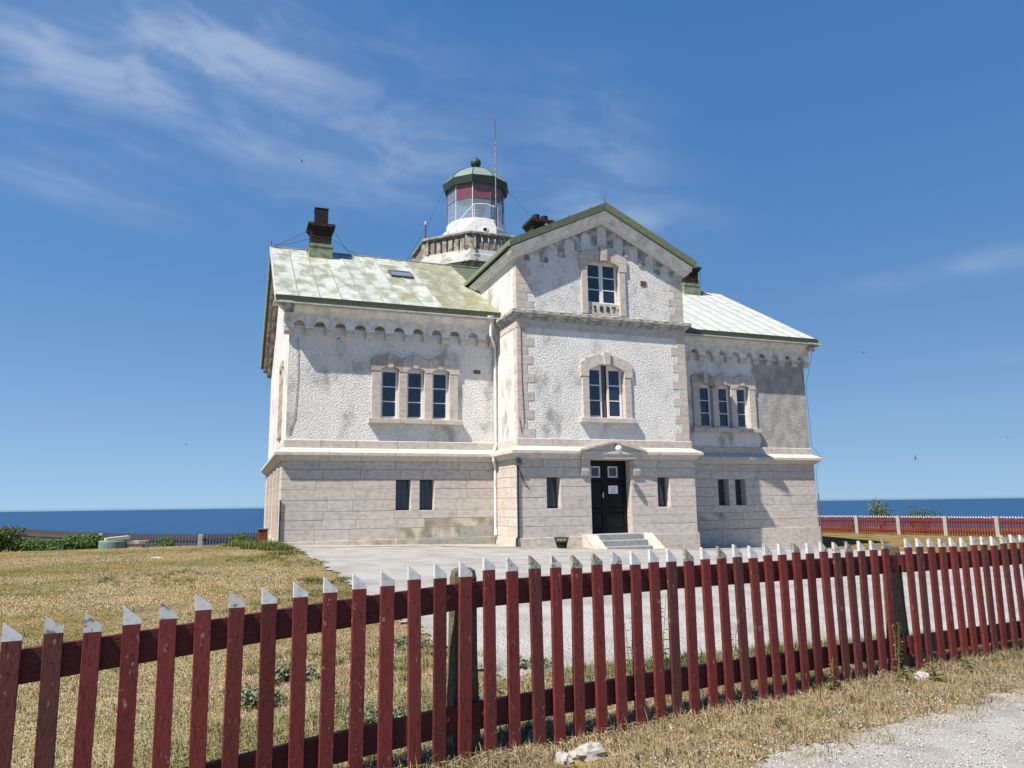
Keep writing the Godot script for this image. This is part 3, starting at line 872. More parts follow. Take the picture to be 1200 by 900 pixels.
	gb.box(Vector3(0.01, 9.55, -8.0), Vector3(0.3, 9.7, -0.5))
	gb.box(Vector3(W - 0.3, 9.55, -8.0), Vector3(W - 0.01, 9.7, -0.5))
	gb.box(Vector3(0.004, 6.9, -8.5), Vector3(0.4, 9.56, ZW - 0.21))
	gb.box(Vector3(W - 0.4, 6.9, -8.5), Vector3(W - 0.004, 9.56, ZW - 0.21))
	put(gb, "bay_side_wall", M.harl, house)
	# --- quoins of the centre bay
	var qn := node("quoins", house)
	for seg in [[2.405, 6.54, 12], [7.30, 9.22, 6]]:
		var k: int = seg[2]
		for i in k:
			var a: float = lerpf(seg[0], seg[1], float(i) / k) + 0.004
			var b: float = lerpf(seg[0], seg[1], float(i + 1) / k) - 0.004
			var lf := 0.66 if i % 2 == 0 else 0.42
			lf += rng.randf_range(-0.05, 0.05)
			var ls := 0.36 if i % 2 == 1 else 0.24
			var mb := MB.new()
			mb.block(Vector3(-0.012, a, 0.014), R, U, B, lf, b - a, ls, 0.008)
			put(mb, "quoin", pick(M.stone), qn)
			mb = MB.new()
			mb.block(Vector3(W + 0.012 - lf, a, 0.014), R, U, B, lf, b - a, ls, 0.008)
			put(mb, "quoin", pick(M.stone), qn)
	# --- dark cornice across the bay and the smooth stones under it
	var bay := [Vector2(0, ZW + 0.02), Vector2(0, 0), Vector2(W, 0), Vector2(W, ZW + 0.02)]
	var cn := node("bay_cornice", house)
	course(cn, "cornice_stone", bay, [Vector2(-0.2, 6.88), Vector2(0.03, 6.88), Vector2(0.06, 6.95), Vector2(0.13, 6.99), Vector2(0.17, 7.06), Vector2(0.23, 7.09), Vector2(0.23, 7.20), Vector2(0.0, 7.30), Vector2(-0.2, 7.30)], 1.4, [M.dark_coping])
	var fr := node("bay_frieze", house)
	course(fr, "frieze_stone", bay, [Vector2(-0.1, 6.56), Vector2(0.018, 6.56), Vector2(0.018, 6.876), Vector2(-0.1, 6.876)], 1.3, M.stone)
	# --- arcaded corbel frieze under the wing eaves
	var wings := [[XL - 0.2, -0.02, -7.67], [W + 0.02, XR + 0.2, 15.22 - 10 * 0.737]]
	for wg in wings:
		var fz := node("corbel_frieze", house)
		var sp := 0.737
		var zf := ZW + 0.2
		var a: float = wg[0]
		for i in 11:
			var cx: float = wg[2] + i * sp
			var l: float = maxf(cx - sp * 0.5, wg[0])
			var r: float = minf(cx + sp * 0.5, wg[1])
			if i == 0: l = wg[0]
			if i == 10: r = wg[1]
			var hw := 0.205
			var pts := [Vector2(l, 6.47), Vector2(cx - hw, 6.47)]
			for q in 9:
				var an := PI - PI * q / 8.0
				pts.append(Vector2(cx + cos(an) * hw, 6.545 + sin(an) * hw))
			pts.append(Vector2(cx + hw, 6.47))
			pts.append(Vector2(r, 6.47))
			pts.append(Vector2(r, 6.97))
			pts.append(Vector2(l, 6.97))
			var mb := MB.new()
			mb.prism(pts, Vector3(0, 0, zf), R, U, Vector3(0, 0, -0.24))
			put(mb, "arch_stone", M.smooth_render, fz)
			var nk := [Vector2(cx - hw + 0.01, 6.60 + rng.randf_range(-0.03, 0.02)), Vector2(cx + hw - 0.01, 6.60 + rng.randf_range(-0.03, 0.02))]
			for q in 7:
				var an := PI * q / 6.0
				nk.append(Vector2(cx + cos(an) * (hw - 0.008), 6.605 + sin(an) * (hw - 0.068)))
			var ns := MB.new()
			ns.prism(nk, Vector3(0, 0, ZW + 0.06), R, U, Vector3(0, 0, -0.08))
			put(ns, "niche_plate", M.niche, fz)  # half-disc plate at the arch crown, darker than the wall around it
		for i in 12:
			var cx: float = wg[2] + (i - 0.5) * sp
			if cx - 0.16 < wg[0]: cx = wg[0] + 0.165
			if cx + 0.16 > wg[1]: cx = wg[1] - 0.165
			var mb := MB.new()
			# bracket with a rounded lower edge, in section
			mb.prism([Vector2(0.02, 6.465), Vector2(-0.192, 6.465), Vector2(-0.192, 6.33), Vector2(-0.15, 6.25), Vector2(-0.08, 6.225), Vector2(0.02, 6.225)], Vector3(cx - 0.155, 0, ZW), Vector3.FORWARD, U, Vector3(0.31, 0, 0))
			put(mb, "corbel", M.coping, fz)
		# cove and eaves board above
		var x0: float = wg[0]
		var x1: float = wg[1]
		var cv := MB.new()
		var sec := [Vector2(-0.1, 6.972), Vector2(0.21, 6.972), Vector2(0.23, 7.03), Vector2(0.34, 7.08), Vector2(0.46, 7.17), Vector2(0.54, 7.185), Vector2(0.54, 7.24), Vector2(-0.1, 7.24)]
		var A := []
		var Bq := []
		for p in sec:
			A.append(Vector3(x0 - (p.x - 0.2 if x0 < 0.0 else 0.0), p.y, ZW + p.x))
			Bq.append(Vector3(x1 + (p.x - 0.2 if x1 > W + 1.0 else 0.0), p.y, ZW + p.x))
		cv.loft(A, Bq)
		put(cv, "eaves_cove", M.smooth_render, house)
		var ea := -8.62 if x0 < 0.0 else W + 0.03
		var eb := -0.03 if x0 < 0.0 else 16.08
		var sh := MB.new()     # pale drip sheet
		sh.hull8([Vector3(ea, 7.245, ZW), Vector3(eb, 7.245, ZW), Vector3(eb, 7.245, ZW + 0.70), Vector3(ea, 7.245, ZW + 0.70), Vector3(ea, 7.34, ZW), Vector3(eb, 7.34, ZW), Vector3(eb, 7.285, ZW + 0.70), Vector3(ea, 7.285, ZW + 0.70)])
		put(sh, "drip_sheet", M.white_sheet[1], house)
		var gt := MB.new()     # green upstand gutter
		ea = X0 if x0 < 0.0 else W + 0.05
		eb = 0.08 if x0 < 0.0 else X1 - 0.08
		gt.hull8([Vector3(ea, 7.345, EAVE_Z - 0.10), Vector3(eb, 7.345, EAVE_Z - 0.10), Vector3(eb, 7.30, EAVE_Z - 0.03), Vector3(ea, 7.30, EAVE_Z - 0.03), Vector3(ea, 7.53, EAVE_Z - 0.10), Vector3(eb, 7.53, EAVE_Z - 0.10), Vector3(eb, 7.53, EAVE_Z + 0.03), Vector3(ea, 7.53, EAVE_Z + 0.03)])
		put(gt, "gutter", M.dark_green, house)
	make_roofs()
	make_gable()
	triple_window(-3.3, "three-light stone window nearest the seaward grass lawn")
	triple_window(10.86, "three-light stone window half in the shadow of the centre bay")
	for h in lw_holes: low_window(h[0], h[1], ZW + LO)
	for h in rw_holes: low_window(h[0], h[1], ZW + LO)
	for h in cb_holes.slice(0, 2): low_window(h[0], h[1], LO)
	make_bay_windows()
	make_door()
	make_house_details()

func slope(x: float, s: float, lift := 0.0) -> Vector3:    # a point on the main front roof slope, s metres up from the eave
	var d := Vector3(0, RIDGE_Y - EAVE_Y, RIDGE_Z - EAVE_Z)
	var u := d.normalized()
	var nr := Vector3(0, -u.z, u.y)
	return Vector3(x, EAVE_Y, EAVE_Z) + u * s + nr * lift

func make_roofs() -> void:
	var dz := RIDGE_Z - EAVE_Z
	var dy := RIDGE_Y - EAVE_Y
	var Ls := sqrt(dz * dz + dy * dy)
	# deck
	var dk := MB.new()
	for seg in [[X0, 0.02], [W - 0.02, X1]]:
		dk.hull8([slope(seg[0], 0, -0.14), slope(seg[1], 0, -0.14), slope(seg[1], 0, -0.02), slope(seg[0], 0, -0.02), slope(seg[0], Ls, -0.14), slope(seg[1], Ls, -0.14), slope(seg[1], Ls, -0.02), slope(seg[0], Ls, -0.02)])
	dk.hull8([slope(0.03, 3.5, -0.14), slope(W - 0.03, 3.5, -0.14), slope(W - 0.03, 3.5, -0.02), slope(0.03, 3.5, -0.02), slope(0.03, Ls, -0.14), slope(W - 0.03, Ls, -0.14), slope(W - 0.03, Ls, -0.02), slope(0.03, Ls, -0.02)])
	var zb := 2.0 * RIDGE_Z - EAVE_Z
	dk.hull8([Vector3(X0, EAVE_Y, zb), Vector3(X1, EAVE_Y, zb), Vector3(X1, EAVE_Y - 0.15, zb), Vector3(X0, EAVE_Y - 0.15, zb), Vector3(X0, RIDGE_Y - 0.02, RIDGE_Z), Vector3(X1, RIDGE_Y - 0.02, RIDGE_Z), Vector3(X1, RIDGE_Y - 0.18, RIDGE_Z), Vector3(X0, RIDGE_Y - 0.18, RIDGE_Z)])
	var roof := put(dk, "roof", M.dark_green, house)
	# each sheet of the two front slopes
	for wing in 2:
		var x0 := X0 if wing == 0 else W + 0.01
		var x1 := 0.0 if wing == 0 else X1
		var nc := 11
		var nrow := 6
		for i in nc:
			var a := lerpf(x0, x1, float(i) / nc)
			var b := lerpf(x0, x1, float(i + 1) / nc)
			var stag := 0.0 if i % 2 == 0 else 0.5
			var cuts := [0.0]
			for j in nrow + 1:
				var s := Ls * (j + 0.5 + stag * 0.6) / (nrow + 0.6)
				if s > 0.4 and s < Ls - 0.3: cuts.append(s)
			cuts.append(Ls)
			for j in cuts.size() - 1:
				var mb := MB.new()
				var g := 0.004
				var sa: float = cuts[j] + g
				var sb: float = cuts[j + 1] - g
				var l0 := rng.randf_range(0.0, 0.006)
				var l1 := rng.randf_range(0.0, 0.006)
				var l2 := rng.randf_range(0.002, 0.005) if wing == 0 else 0.001
				mb.hull8([slope(a + g, sa, -0.012), slope(b - g, sa, -0.012), slope(b - g, sa, l0 + l2), slope(a + g, sa, l1 + l2), slope(a + g, sb, -0.012), slope(b - g, sb, -0.012), slope(b - g, sb, l0), slope(a + g, sb, l1)])
				var m: Material = pick(M.white_sheet)
				if wing == 0:
					m = M.sheet[rng.randi() % 4]
					if i > 7 or i > 5 and rng.randf() < 0.4: m = M.sheet[4 + rng.randi() % 2]
				put(mb, "roof_sheet", m, roof)
			if i > 0:
				var sm := MB.new()
				sm.hull8([slope(a - 0.016, 0.02, 0.0), slope(a + 0.016, 0.02, 0.0), slope(a + 0.012, 0.02, 0.035), slope(a - 0.012, 0.02, 0.035), slope(a - 0.016, Ls, 0.0), slope(a + 0.016, Ls, 0.0), slope(a + 0.012, Ls, 0.035), slope(a - 0.012, Ls, 0.035)])
				put(sm, "standing_seam", M.seam, roof)
	# ridge roll
	var rr := MB.new()
	rr.tube([Vector3(X0, RIDGE_Y + 0.01, RIDGE_Z), Vector3(X1, RIDGE_Y + 0.01, RIDGE_Z)], 0.05, 8)
	put(rr, "ridge_roll", M.pale_green, roof)
	# verges of the two gable ends: bargeboard, raking cornice below
	for x in [X0, X1]:
		var sg := -1.0 if x < 0.0 else 1.0
		for back in 2:
			var e := Vector3(x, EAVE_Y, EAVE_Z if back == 0 else zb)
			var t := Vector3(x, RIDGE_Y, RIDGE_Z)
			var bb := MB.new()
			var dn := Vector3(0, -0.20, 0)
			bb.hull8([e + Vector3(sg * 0.03, 0.02, 0), t + Vector3(sg * 0.03, 0.02, 0), t + dn + Vector3(sg * 0.03, 0, 0), e + dn + Vector3(sg * 0.03, 0, 0), e + Vector3(-sg * 0.02, 0.02, 0), t + Vector3(-sg * 0.02, 0.02, 0), t + dn + Vector3(-sg * 0.02, 0, 0), e + dn + Vector3(-sg * 0.02, 0, 0)])
			put(bb, "bargeboard", M.dark_green if sg > 0 else M.white_sheet[0], roof)
			var rc := MB.new()
			var wall_x := XL if sg < 0 else XR
			var q := 0.30
			for st in [[0.42, -0.17, -0.36], [0.22, -0.365, -0.62]]:
				rc.hull8([Vector3(wall_x - sg * 0.1, e.y + st[1], e.z), Vector3(wall_x + sg * st[0], e.y + st[1], e.z), Vector3(wall_x + sg * st[0], e.y + st[2], e.z), Vector3(wall_x - sg * 0.1, e.y + st[2], e.z),
					Vector3(wall_x - sg * 0.1, t.y + st[1], t.z), Vector3(wall_x + sg * st[0], t.y + st[1], t.z), Vector3(wall_x + sg * st[0], t.y + st[2], t.z), Vector3(wall_x - sg * 0.1, t.y + st[2], t.z)])
			put(rc, "raking_cornice", M.dark_coping, house)
	# roof of the centre bay
	var ex := 0.40
	var ey := 9.72
	var ay := 11.70
	var mx := W * 0.5
	var cr := MB.new()
	for sg in [-1.0, 1.0]:
		var ox: float = mx + sg * (mx + ex)
		cr.hull8([Vector3(ox, ey, 0.5), Vector3(mx, ay, 0.5), Vector3(mx, ay - 0.12, 0.5), Vector3(ox, ey - 0.10, 0.5), Vector3(ox, ey, -9.0), Vector3(mx, ay, -9.0), Vector3(mx, ay - 0.12, -9.0), Vector3(ox, ey - 0.10, -9.0)])
	put(cr, "bay_roof", M.green_metal, house)
	for sg in [-1.0, 1.0]:
		var ox: float = mx + sg * (mx + ex)
		var f := MB.new()   # green verge
		f.hull8([Vector3(ox + sg * 0.03, ey + 0.05, 0.56), Vector3(mx, ay + 0.07, 0.56), Vector3(mx, ay - 0.21, 0.52), Vector3(ox + sg * 0.03, ey - 0.20, 0.52), Vector3(ox + sg * 0.03, ey + 0.05, 0.40), Vector3(mx, ay + 0.07, 0.40), Vector3(mx, ay - 0.21, 0.40), Vector3(ox + sg * 0.03, ey - 0.20, 0.40)])
		put(f, "verge_sheet", M.green_metal, house)
		var ed := MB.new()  # eaves edge along the side
		ed.box(Vector3(ox - 0.035, ey - 0.12, -5.6), Vector3(ox + 0.035, ey + 0.04, 0.395))
		put(ed, "eaves_edge", M.green_metal, house)
		for st in [[0.30, 0.225, 0.40], [0.20, 0.40, 0.56], [0.08, 0.56, 0.68]]:   # stepped raking moulding
			var rc := MB.new()
			var zz: float = 0.30 if st[0] > 0.25 else (0.20 if st[0] > 0.15 else 0.10)
			var e2: float = mx + sg * (mx + zz)
			var k := (ay - ey) / (mx + ex)
			var y0 := ey + (ex - zz) * k
			rc.hull8([Vector3(e2, y0 - st[1], zz + 0.12), Vector3(mx, ay - st[1], zz + 0.12), Vector3(mx, ay - st[2], zz + 0.05), Vector3(e2, y0 - st[2], zz + 0.05), Vector3(e2, y0 - st[1], -0.1), Vector3(mx, ay - st[1], -0.1), Vector3(mx, ay - st[2], -0.1), Vector3(e2, y0 - st[2], -0.1)])
			put(rc, "raking_moulding", M.smooth_render if st[0] > 0.15 else M.grey_render, house)
			var sd := MB.new()
			var xa: float = mx + sg * (mx - 0.05)
			sd.hull8([Vector3(xa, y0 - st[1] - 0.03, -6.2), Vector3(e2, y0 - st[1] - 0.03, -6.2), Vector3(e2 - sg * 0.04, y0 - st[2], -6.2), Vector3(xa, y0 - st[2], -6.2), Vector3(xa, y0 - st[1] - 0.03, zz - 0.02), Vector3(e2, y0 - st[1] - 0.03, zz - 0.02), Vector3(e2 - sg * 0.04, y0 - st[2], zz - 0.02), Vector3(xa, y0 - st[2], zz - 0.02)])
			put(sd, "eaves_moulding", M.coping if st[0] < 0.15 else M.smooth_render, house)

func rake_line(x: float) -> float:
	return 11.70 - 0.60 - absf(x - W * 0.5) * (11.70 - 9.72) / (W * 0.5 + 0.4)

func make_gable() -> void:
	var gf := node("gable_arcade", house)
	var xs := [0.79, 1.55, 2.28, 3.0, 3.70, 4.42, 5.12, 5.84, 6.56]
	var tops := [9.66, 9.98, 10.30, 10.62, 10.96, 10.62, 10.30, 9.97, 9.62]
	var mx := W * 0.5
	for i in xs.size():
		var cx: float = xs[i]
		var l: float = (xs[i - 1] + cx) * 0.5 if i > 0 else 0.35
		var r: float = (xs[i + 1] + cx) * 0.5 if i < 8 else 7.0
		var yt: float = tops[i]
		var hw := 0.23
		var bl: float = yt - 0.62 + (0.0 if i > 4 else -0.05)
		var br := bl
		if i > 0: bl = minf(tops[i - 1], yt) - 0.50
		if i < 8: br = minf(tops[i + 1], yt) - 0.50
		bl = maxf(bl, 9.2)
		br = maxf(br, 9.2)
		var p := [Vector2(l, bl), Vector2(cx - hw, bl)]
		for q in 7:
			var an := PI - PI * q / 6.0
			p.append(Vector2(cx + cos(an) * hw, yt - hw + sin(an) * hw))
		p.append(Vector2(cx + hw, br))
		p.append(Vector2(r, br))
		p.append(Vector2(r, rake_line(r)))
		if l < mx and r > mx: p.append(Vector2(mx, rake_line(mx)))
		p.append(Vector2(l, rake_line(l)))
		var mb := MB.new()
		mb.prism(p, Vector3(0, 0, 0.045), Vector3.RIGHT, Vector3.UP, Vector3(0, 0, -0.06))
		put(mb, "blind_arch", M.sooty_render, gf)

func make_bay_windows() -> void:
	var R := Vector3.RIGHT
	var U := Vector3.UP
	# the window above the door
	var w := node("arched_window", house)
	w.set_meta("label", "two-leaf arched window standing ajar above the door")
	stone_box(w, "jamb_stone", Vector3(2.64, 3.22, -0.35), Vector3(2.93, 4.82, 0.07), M.stone[1])
	stone_box(w, "jamb_stone", Vector3(4.47, 3.22, -0.35), Vector3(4.76, 4.82, 0.07), M.stone[3])
	for sg in 2:
		var p := []
		var a := 2.58 if sg == 0 else 3.83
		var b := 3.57 if sg == 0 else 4.82
		var full_b := arc(2.93, 4.47, 5.06, 0.28, 16)
		var full_t := arc(2.58, 4.82, 5.36, 0.34, 16)
		if sg == 0:
			p = [Vector2(2.58, 4.826), Vector2(2.93, 4.826)]
			for q in full_b:
				if q.x <= 3.62: p.append(q)
			var rt := []
			for q in full_t:
				if q.x <= 3.64: rt.append(q)
			rt.reverse()
			for q in rt: p.append(q)
		else:
			p = [Vector2(4.82, 4.826), Vector2(4.47, 4.826)]
			var rb := full_b.duplicate()
			rb.reverse()
			for q in rb:
				if q.x >= 3.78: p.append(q)
			for q in full_t:
				if q.x >= 3.76: p.append(q)
		var mb := MB.new()
		mb.prism(p, Vector3(0, 0, 0.085), R, U, Vector3(0, 0, -0.40))
		put(mb, "arch_stone", M.stone[2 + sg * 2], w)
	var ks := MB.new()
	ks.prism([Vector2(3.585, 5.30), Vector2(3.815, 5.30), Vector2(3.85, 5.78), Vector2(3.55, 5.78)], Vector3(0, 0, 0.15), R, U, Vector3(0, 0, -0.3))
	put(ks, "keystone", M.stone[0], w)
	stone_box(w, "sill", Vector3(2.50, 3.03, -0.3), Vector3(4.90, 3.215, 0.19), M.stone[4])
	casement(w, 2.96, 3.57, 3.23, 5.34, -0.19, 3, 0.075, 0.22, 0.10)
	casement(w, 3.80, 4.44, 3.23, 5.34, -0.17, 3, 0.085, 0.22, 0.10)
	var ml := MB.new()
	ml.box(Vector3(3.60, 3.22, -0.33), Vector3(3.77, 5.36, -0.25))
	put(ml, "mullion", M.brown_wood, w)
	# the attic window with the date below it
	w = node("attic_window", house)
	w.set_meta("label", "attic window with six panes over a date stone")
	stone_box(w, "jamb_stone", Vector3(2.72, 7.305, -0.35), Vector3(3.0, 9.12, 0.07), M.stone[1])
	stone_box(w, "jamb_stone", Vector3(4.40, 7.305, -0.35), Vector3(4.68, 9.12, 0.07), M.stone[5])
	for sg in 2:
		var fb := arc(3.0, 4.40, 9.33, 0.22, 16)
		var ft := arc(2.65, 4.74, 9.70, 0.24, 16)
		var p := []
		if sg == 0:
			p = [Vector2(2.65, 9.126), Vector2(3.0, 9.126)]
			for q in fb:
				if q.x <= 3.6: p.append(q)
			var rt := []
			for q in ft:
				if q.x <= 3.62: rt.append(q)
			rt.reverse()
			for q in rt: p.append(q)
		else:
			p = [Vector2(4.74, 9.126), Vector2(4.40, 9.126)]
			var rb := fb.duplicate()
			rb.reverse()
			for q in rb:
				if q.x >= 3.8: p.append(q)
			for q in ft:
				if q.x >= 3.78: p.append(q)
		var mb := MB.new()
		mb.prism(p, Vector3(0, 0, 0.085), R, U, Vector3(0, 0, -0.40))
		put(mb, "arch_stone", M.stone[1 + sg], w)
	ks = MB.new()
	ks.prism([Vector2(3.57, 9.50), Vector2(3.83, 9.50), Vector2(3.86, 10.06), Vector2(3.54, 10.06)], Vector3(0, 0, 0.17), R, U, Vector3(0, 0, -0.3))
	put(ks, "keystone", M.damp_stone, w)
	casement(w, 3.02, 3.70, 7.80, 9.62, -0.19, 3, 0.08, 0.24, 0.07)
	casement(w, 3.705, 4.385, 7.80, 9.62, -0.18, 3, 0.08, 0.24, 0.07)
	stone_box(w, "date_stone", Vector3(3.005, 7.31, -0.3), Vector3(4.395, 7.79, -0.02), M.coping)
	var font := SystemFont.new()
	font.font_names = PackedStringArray(["Droid Serif"])
	font.font_weight = 700
	var marks := [["·", 3.13], ["1", 3.32], ["8", 3.60], ["8", 3.88], ["7", 4.14], ["·", 4.32]]
	for q in marks:
		var tm := TextMesh.new()
		tm.text = q[0]
		tm.font = font
		tm.font_size = 24
		tm.pixel_size = 0.0135
		tm.depth = 0.02
		var o := MeshInstance3D.new()
		o.mesh = tm
		o.material_override = M.ink
		o.name = "date_numeral"
		w.add_child(o, true)
		o.position = Vector3(q[1], 7.555, -0.012)

func make_door() -> void:
	var R := Vector3.RIGHT
	var U := Vector3.UP
	var d := node("front_door", house)
	d.set_meta("label", "black double door with two small white framed panes")
	var z := -0.27
	var back := MB.new()
	back.box(Vector3(2.80, -1.14, z - 0.09), Vector3(4.60, 1.70, z - 0.05))
	put(back, "door_frame", M.black_door, d)
	for s in 2:
		var x0 := 2.86 if s == 0 else 3.635
		var x1 := 3.625 if s == 0 else 4.54
		var px := 3.215 if s == 0 else 3.97
		var mb := MB.new()
		wall_holes(mb, Vector3(0, 0, z), R, Vector3.BACK, x0, x1, -1.12, 1.62, [[px - 0.16, px + 0.16, 1.01, 1.35], [x0 + 0.13, x1 - 0.13, -0.95, -0.35], [x0 + 0.13, x1 - 0.13, -0.2, 0.85]], 0.045)
		put(mb, "door_leaf", M.black_door, d)
		for q in [[-0.95, -0.35], [-0.2, 0.85]]:
			var pn := MB.new()
			pn.block(Vector3(x0 + 0.135, q[0] + 0.005, z - 0.012), R, U, Vector3.BACK, x1 - x0 - 0.27, q[1] - q[0] - 0.01, 0.03, 0.025)
			put(pn, "door_panel", M.black_door, d)
		var f := MB.new()
		wall_holes(f, Vector3(0, 0, z + 0.018), R, Vector3.BACK, px - 0.21, px + 0.21, 0.965, 1.395, [[px - 0.155, px + 0.155, 1.02, 1.34]], 0.03)
		put(f, "pane_frame", M.coping, d)
		var p := MB.new()
		p.face([Vector3(px - 0.16, 1.01, z - 0.02), Vector3(px + 0.16, 1.01, z - 0.02), Vector3(px + 0.16, 1.35, z - 0.02), Vector3(px - 0.16, 1.35, z - 0.02)], Vector3.BACK)
		put(p, "pane", M.pane, d)
	var h := MB.new()
	h.box(Vector3(3.52, 0.20, z), Vector3(3.56, 0.40, z + 0.012))
	h.tube([Vector3(3.54, 0.30, z + 0.01), Vector3(3.54, 0.30, z + 0.05), Vector3(3.44, 0.295, z + 0.055)], 0.010, 6)
	put(h, "handle", M.coping, d)
	var nt := MB.new()
	nt.box(Vector3(3.765, 0.355, z + 0.003), Vector3(4.165, 0.655, z + 0.008))
	var no := put(nt, "notice", M.notice, d)
	for i in 5:
		var ln := MB.new()
		var half := 0.13 - 0.03 * (i % 3)
		ln.box(Vector3(3.965 - half, 0.58 - i * 0.045, z + 0.0085), Vector3(3.965 + half, 0.592 - i * 0.045, z + 0.0095))
		put(ln, "print_line", M.pipe_grey, d)
	no.set_meta("label", "white paper notice pinned to the door")
	# stone reveal
	var rv := MB.new()
	rv.box(Vector3(2.78, -1.19, -0.24), Vector3(2.857, 1.63, 0.088))
	rv.box(Vector3(4.543, -1.19, -0.24), Vector3(4.62, 1.63, 0.088))
	rv.box(Vector3(2.857, 1.615, -0.24), Vector3(4.543, 1.70, 0.088))
	put(rv, "reveal", M.stone[3], d)
	# brackets and pediment
	var pd := node("pediment", house)
	for x in [2.44, 4.62]:
		var mb := MB.new()
		mb.prism([Vector2(-0.05, 1.64), Vector2(0.22, 1.64), Vector2(0.22, 1.20), Vector2(0.19, 1.06), Vector2(0.13, 1.0), Vector2(-0.05, 1.0)], Vector3(x, 0, 0), Vector3.BACK, U, Vector3(0.30, 0, 0))
		put(mb, "bracket", M.stone[1], pd)
	stone_box(pd, "lintel", Vector3(2.40, 1.645, -0.1), Vector3(4.98, 1.835, 0.33), M.stone[0])
	var ty := MB.new()
	ty.prism([Vector2(2.38, 1.838), Vector2(5.0, 1.838), Vector2(5.0, 1.93), Vector2(3.69, 2.25), Vector2(2.38, 1.93)], Vector3(0, 0, 0.34), R, U, Vector3(0, 0, -0.44))
	put(ty, "tympanum", M.stone[5], pd)
	for sg in [-1.0, 1.0]:
		var a := Vector2(3.69, 2.253)
		var b := Vector2(3.69 + sg * 1.40, 1.912)
		var mb := MB.new()
		mb.prism([a, b, b + Vector2(0, 0.085), a + Vector2(0, 0.085)], Vector3(0, 0, 0.45), R, U, Vector3(0, 0, -0.55))
		put(mb, "raking_coping", M.stone[1], pd)
	# steps between two sloping cheeks
	var st := node("front_steps", house)
	for i in 3:
		var mb := MB.new()
		var yt := -1.125 - 0.21 * i
		mb.block(Vector3(2.87, yt - 0.5, 0.56 + 0.31 * i), R, U, Vector3.BACK, 1.86, 0.5, 0.56 + 0.31 * i + 0.2 if i == 0 else 0.34, 0.02)
		put(mb, "step", M.step, st)
	for x in [2.40, 4.74]:
		var mb := MB.new()
		mb.prism([Vector2(0.1, -2.3), Vector2(1.30, -2.3), Vector2(1.30, -1.66), Vector2(0.42, -1.13), Vector2(0.1, -1.13)], Vector3(x, 0, 0), Vector3.BACK, U, Vector3(0.46, 0, 0))
		put(mb, "cheek_wall", M.stone[1] if x < 3.0 else M.stone[3], st)

func tube_part(called: String, pts: Array, r: float, m: Material, parent: Node, sides := 8) -> MeshInstance3D:
	var mb := MB.new()
	mb.tube(pts, r, sides)
	return put(mb, called, m, parent)

func chimney(cx: float, z0: float, z1: float, base_y: float, flash_y: float, cap_y: float, pots: Array) -> void:
	var c := node("chimney", house)
	var hw := 0.52
	var mb := MB.new()
	mb.box(Vector3(cx - hw, base_y, z1), Vector3(cx + hw, flash_y, z0))
	mb.box(Vector3(cx - hw - 0.03, flash_y, z1 - 0.03), Vector3(cx + hw + 0.03, flash_y + 0.05, z0 + 0.03))
	put(mb, "flashing", M.pale_green, c)
	mb = MB.new()
	mb.box(Vector3(cx - hw + 0.05, flash_y + 0.05, z1 + 0.05), Vector3(cx + hw - 0.05, flash_y + 0.16, z0 - 0.05))
	put(mb, "flashing_collar", M.pale_green, c)
	# brick courses, each slightly uneven
	var y := flash_y + 0.16
	var i := 0
	while y < cap_y - 0.34:
		var b := MB.new()
		var j := rng.randf_range(-0.008, 0.008)
		b.box(Vector3(cx - hw + 0.06 + j, y, z1 + 0.06), Vector3(cx + hw - 0.06 + j, minf(y + 0.078, cap_y - 0.34), z0 - 0.06 + j))
		put(b, "brick_course", M.brick, c)
		y += 0.09
		i += 1
	var core := MB.new()
	core.box(Vector3(cx - hw + 0.08, flash_y, z1 + 0.08), Vector3(cx + hw - 0.08, cap_y - 0.01, z0 - 0.08))
	put(core, "mortar_core", M.soot, c)
	for q in [[0.0, 0.34, 0.24], [0.06, 0.24, 0.14], [0.12, 0.14, 0.0]]:
		var b := MB.new()
		b.box(Vector3(cx - hw + 0.04 - q[0], cap_y - q[1] + 0.003, z1 + 0.04 - q[0]), Vector3(cx + hw - 0.04 + q[0], cap_y - q[2] - 0.003, z0 - 0.04 + q[0]))
		put(b, "cap_course", M.brick, c)
	for p in pots:
		var b := MB.new()
		if p[4] == 0:
			wall_box_pot(b, Vector3(cx + p[0], cap_y, p[1]), p[2], p[3])
		else:
			b.lathe([Vector2(p[2] * 0.5, 0), Vector2(p[2] * 0.5, p[3]), Vector2(p[2] * 0.42, p[3]), Vector2(p[2] * 0.42, 0)], Vector3(cx + p[0], cap_y, p[1]), 14)
		put(b, "flue_pot", M.soot, c)

func wall_box_pot(b: MB, o: Vector3, w: float, h: float) -> void:
	var k := w * 0.5
	b.box(o + Vector3(-k, 0, -k), o + Vector3(-k + 0.05, h, k))
	b.box(o + Vector3(k - 0.05, 0, -k), o + Vector3(k, h, k))
	b.box(o + Vector3(-k + 0.05, 0, -k), o + Vector3(k - 0.05, h, -k + 0.05))
	b.box(o + Vector3(-k + 0.05, 0, k - 0.05), o + Vector3(k - 0.05, h, k))
	b.box(o + Vector3(-k - 0.02, h, -k - 0.02), o + Vector3(k + 0.02, h + 0.03, k + 0.02))

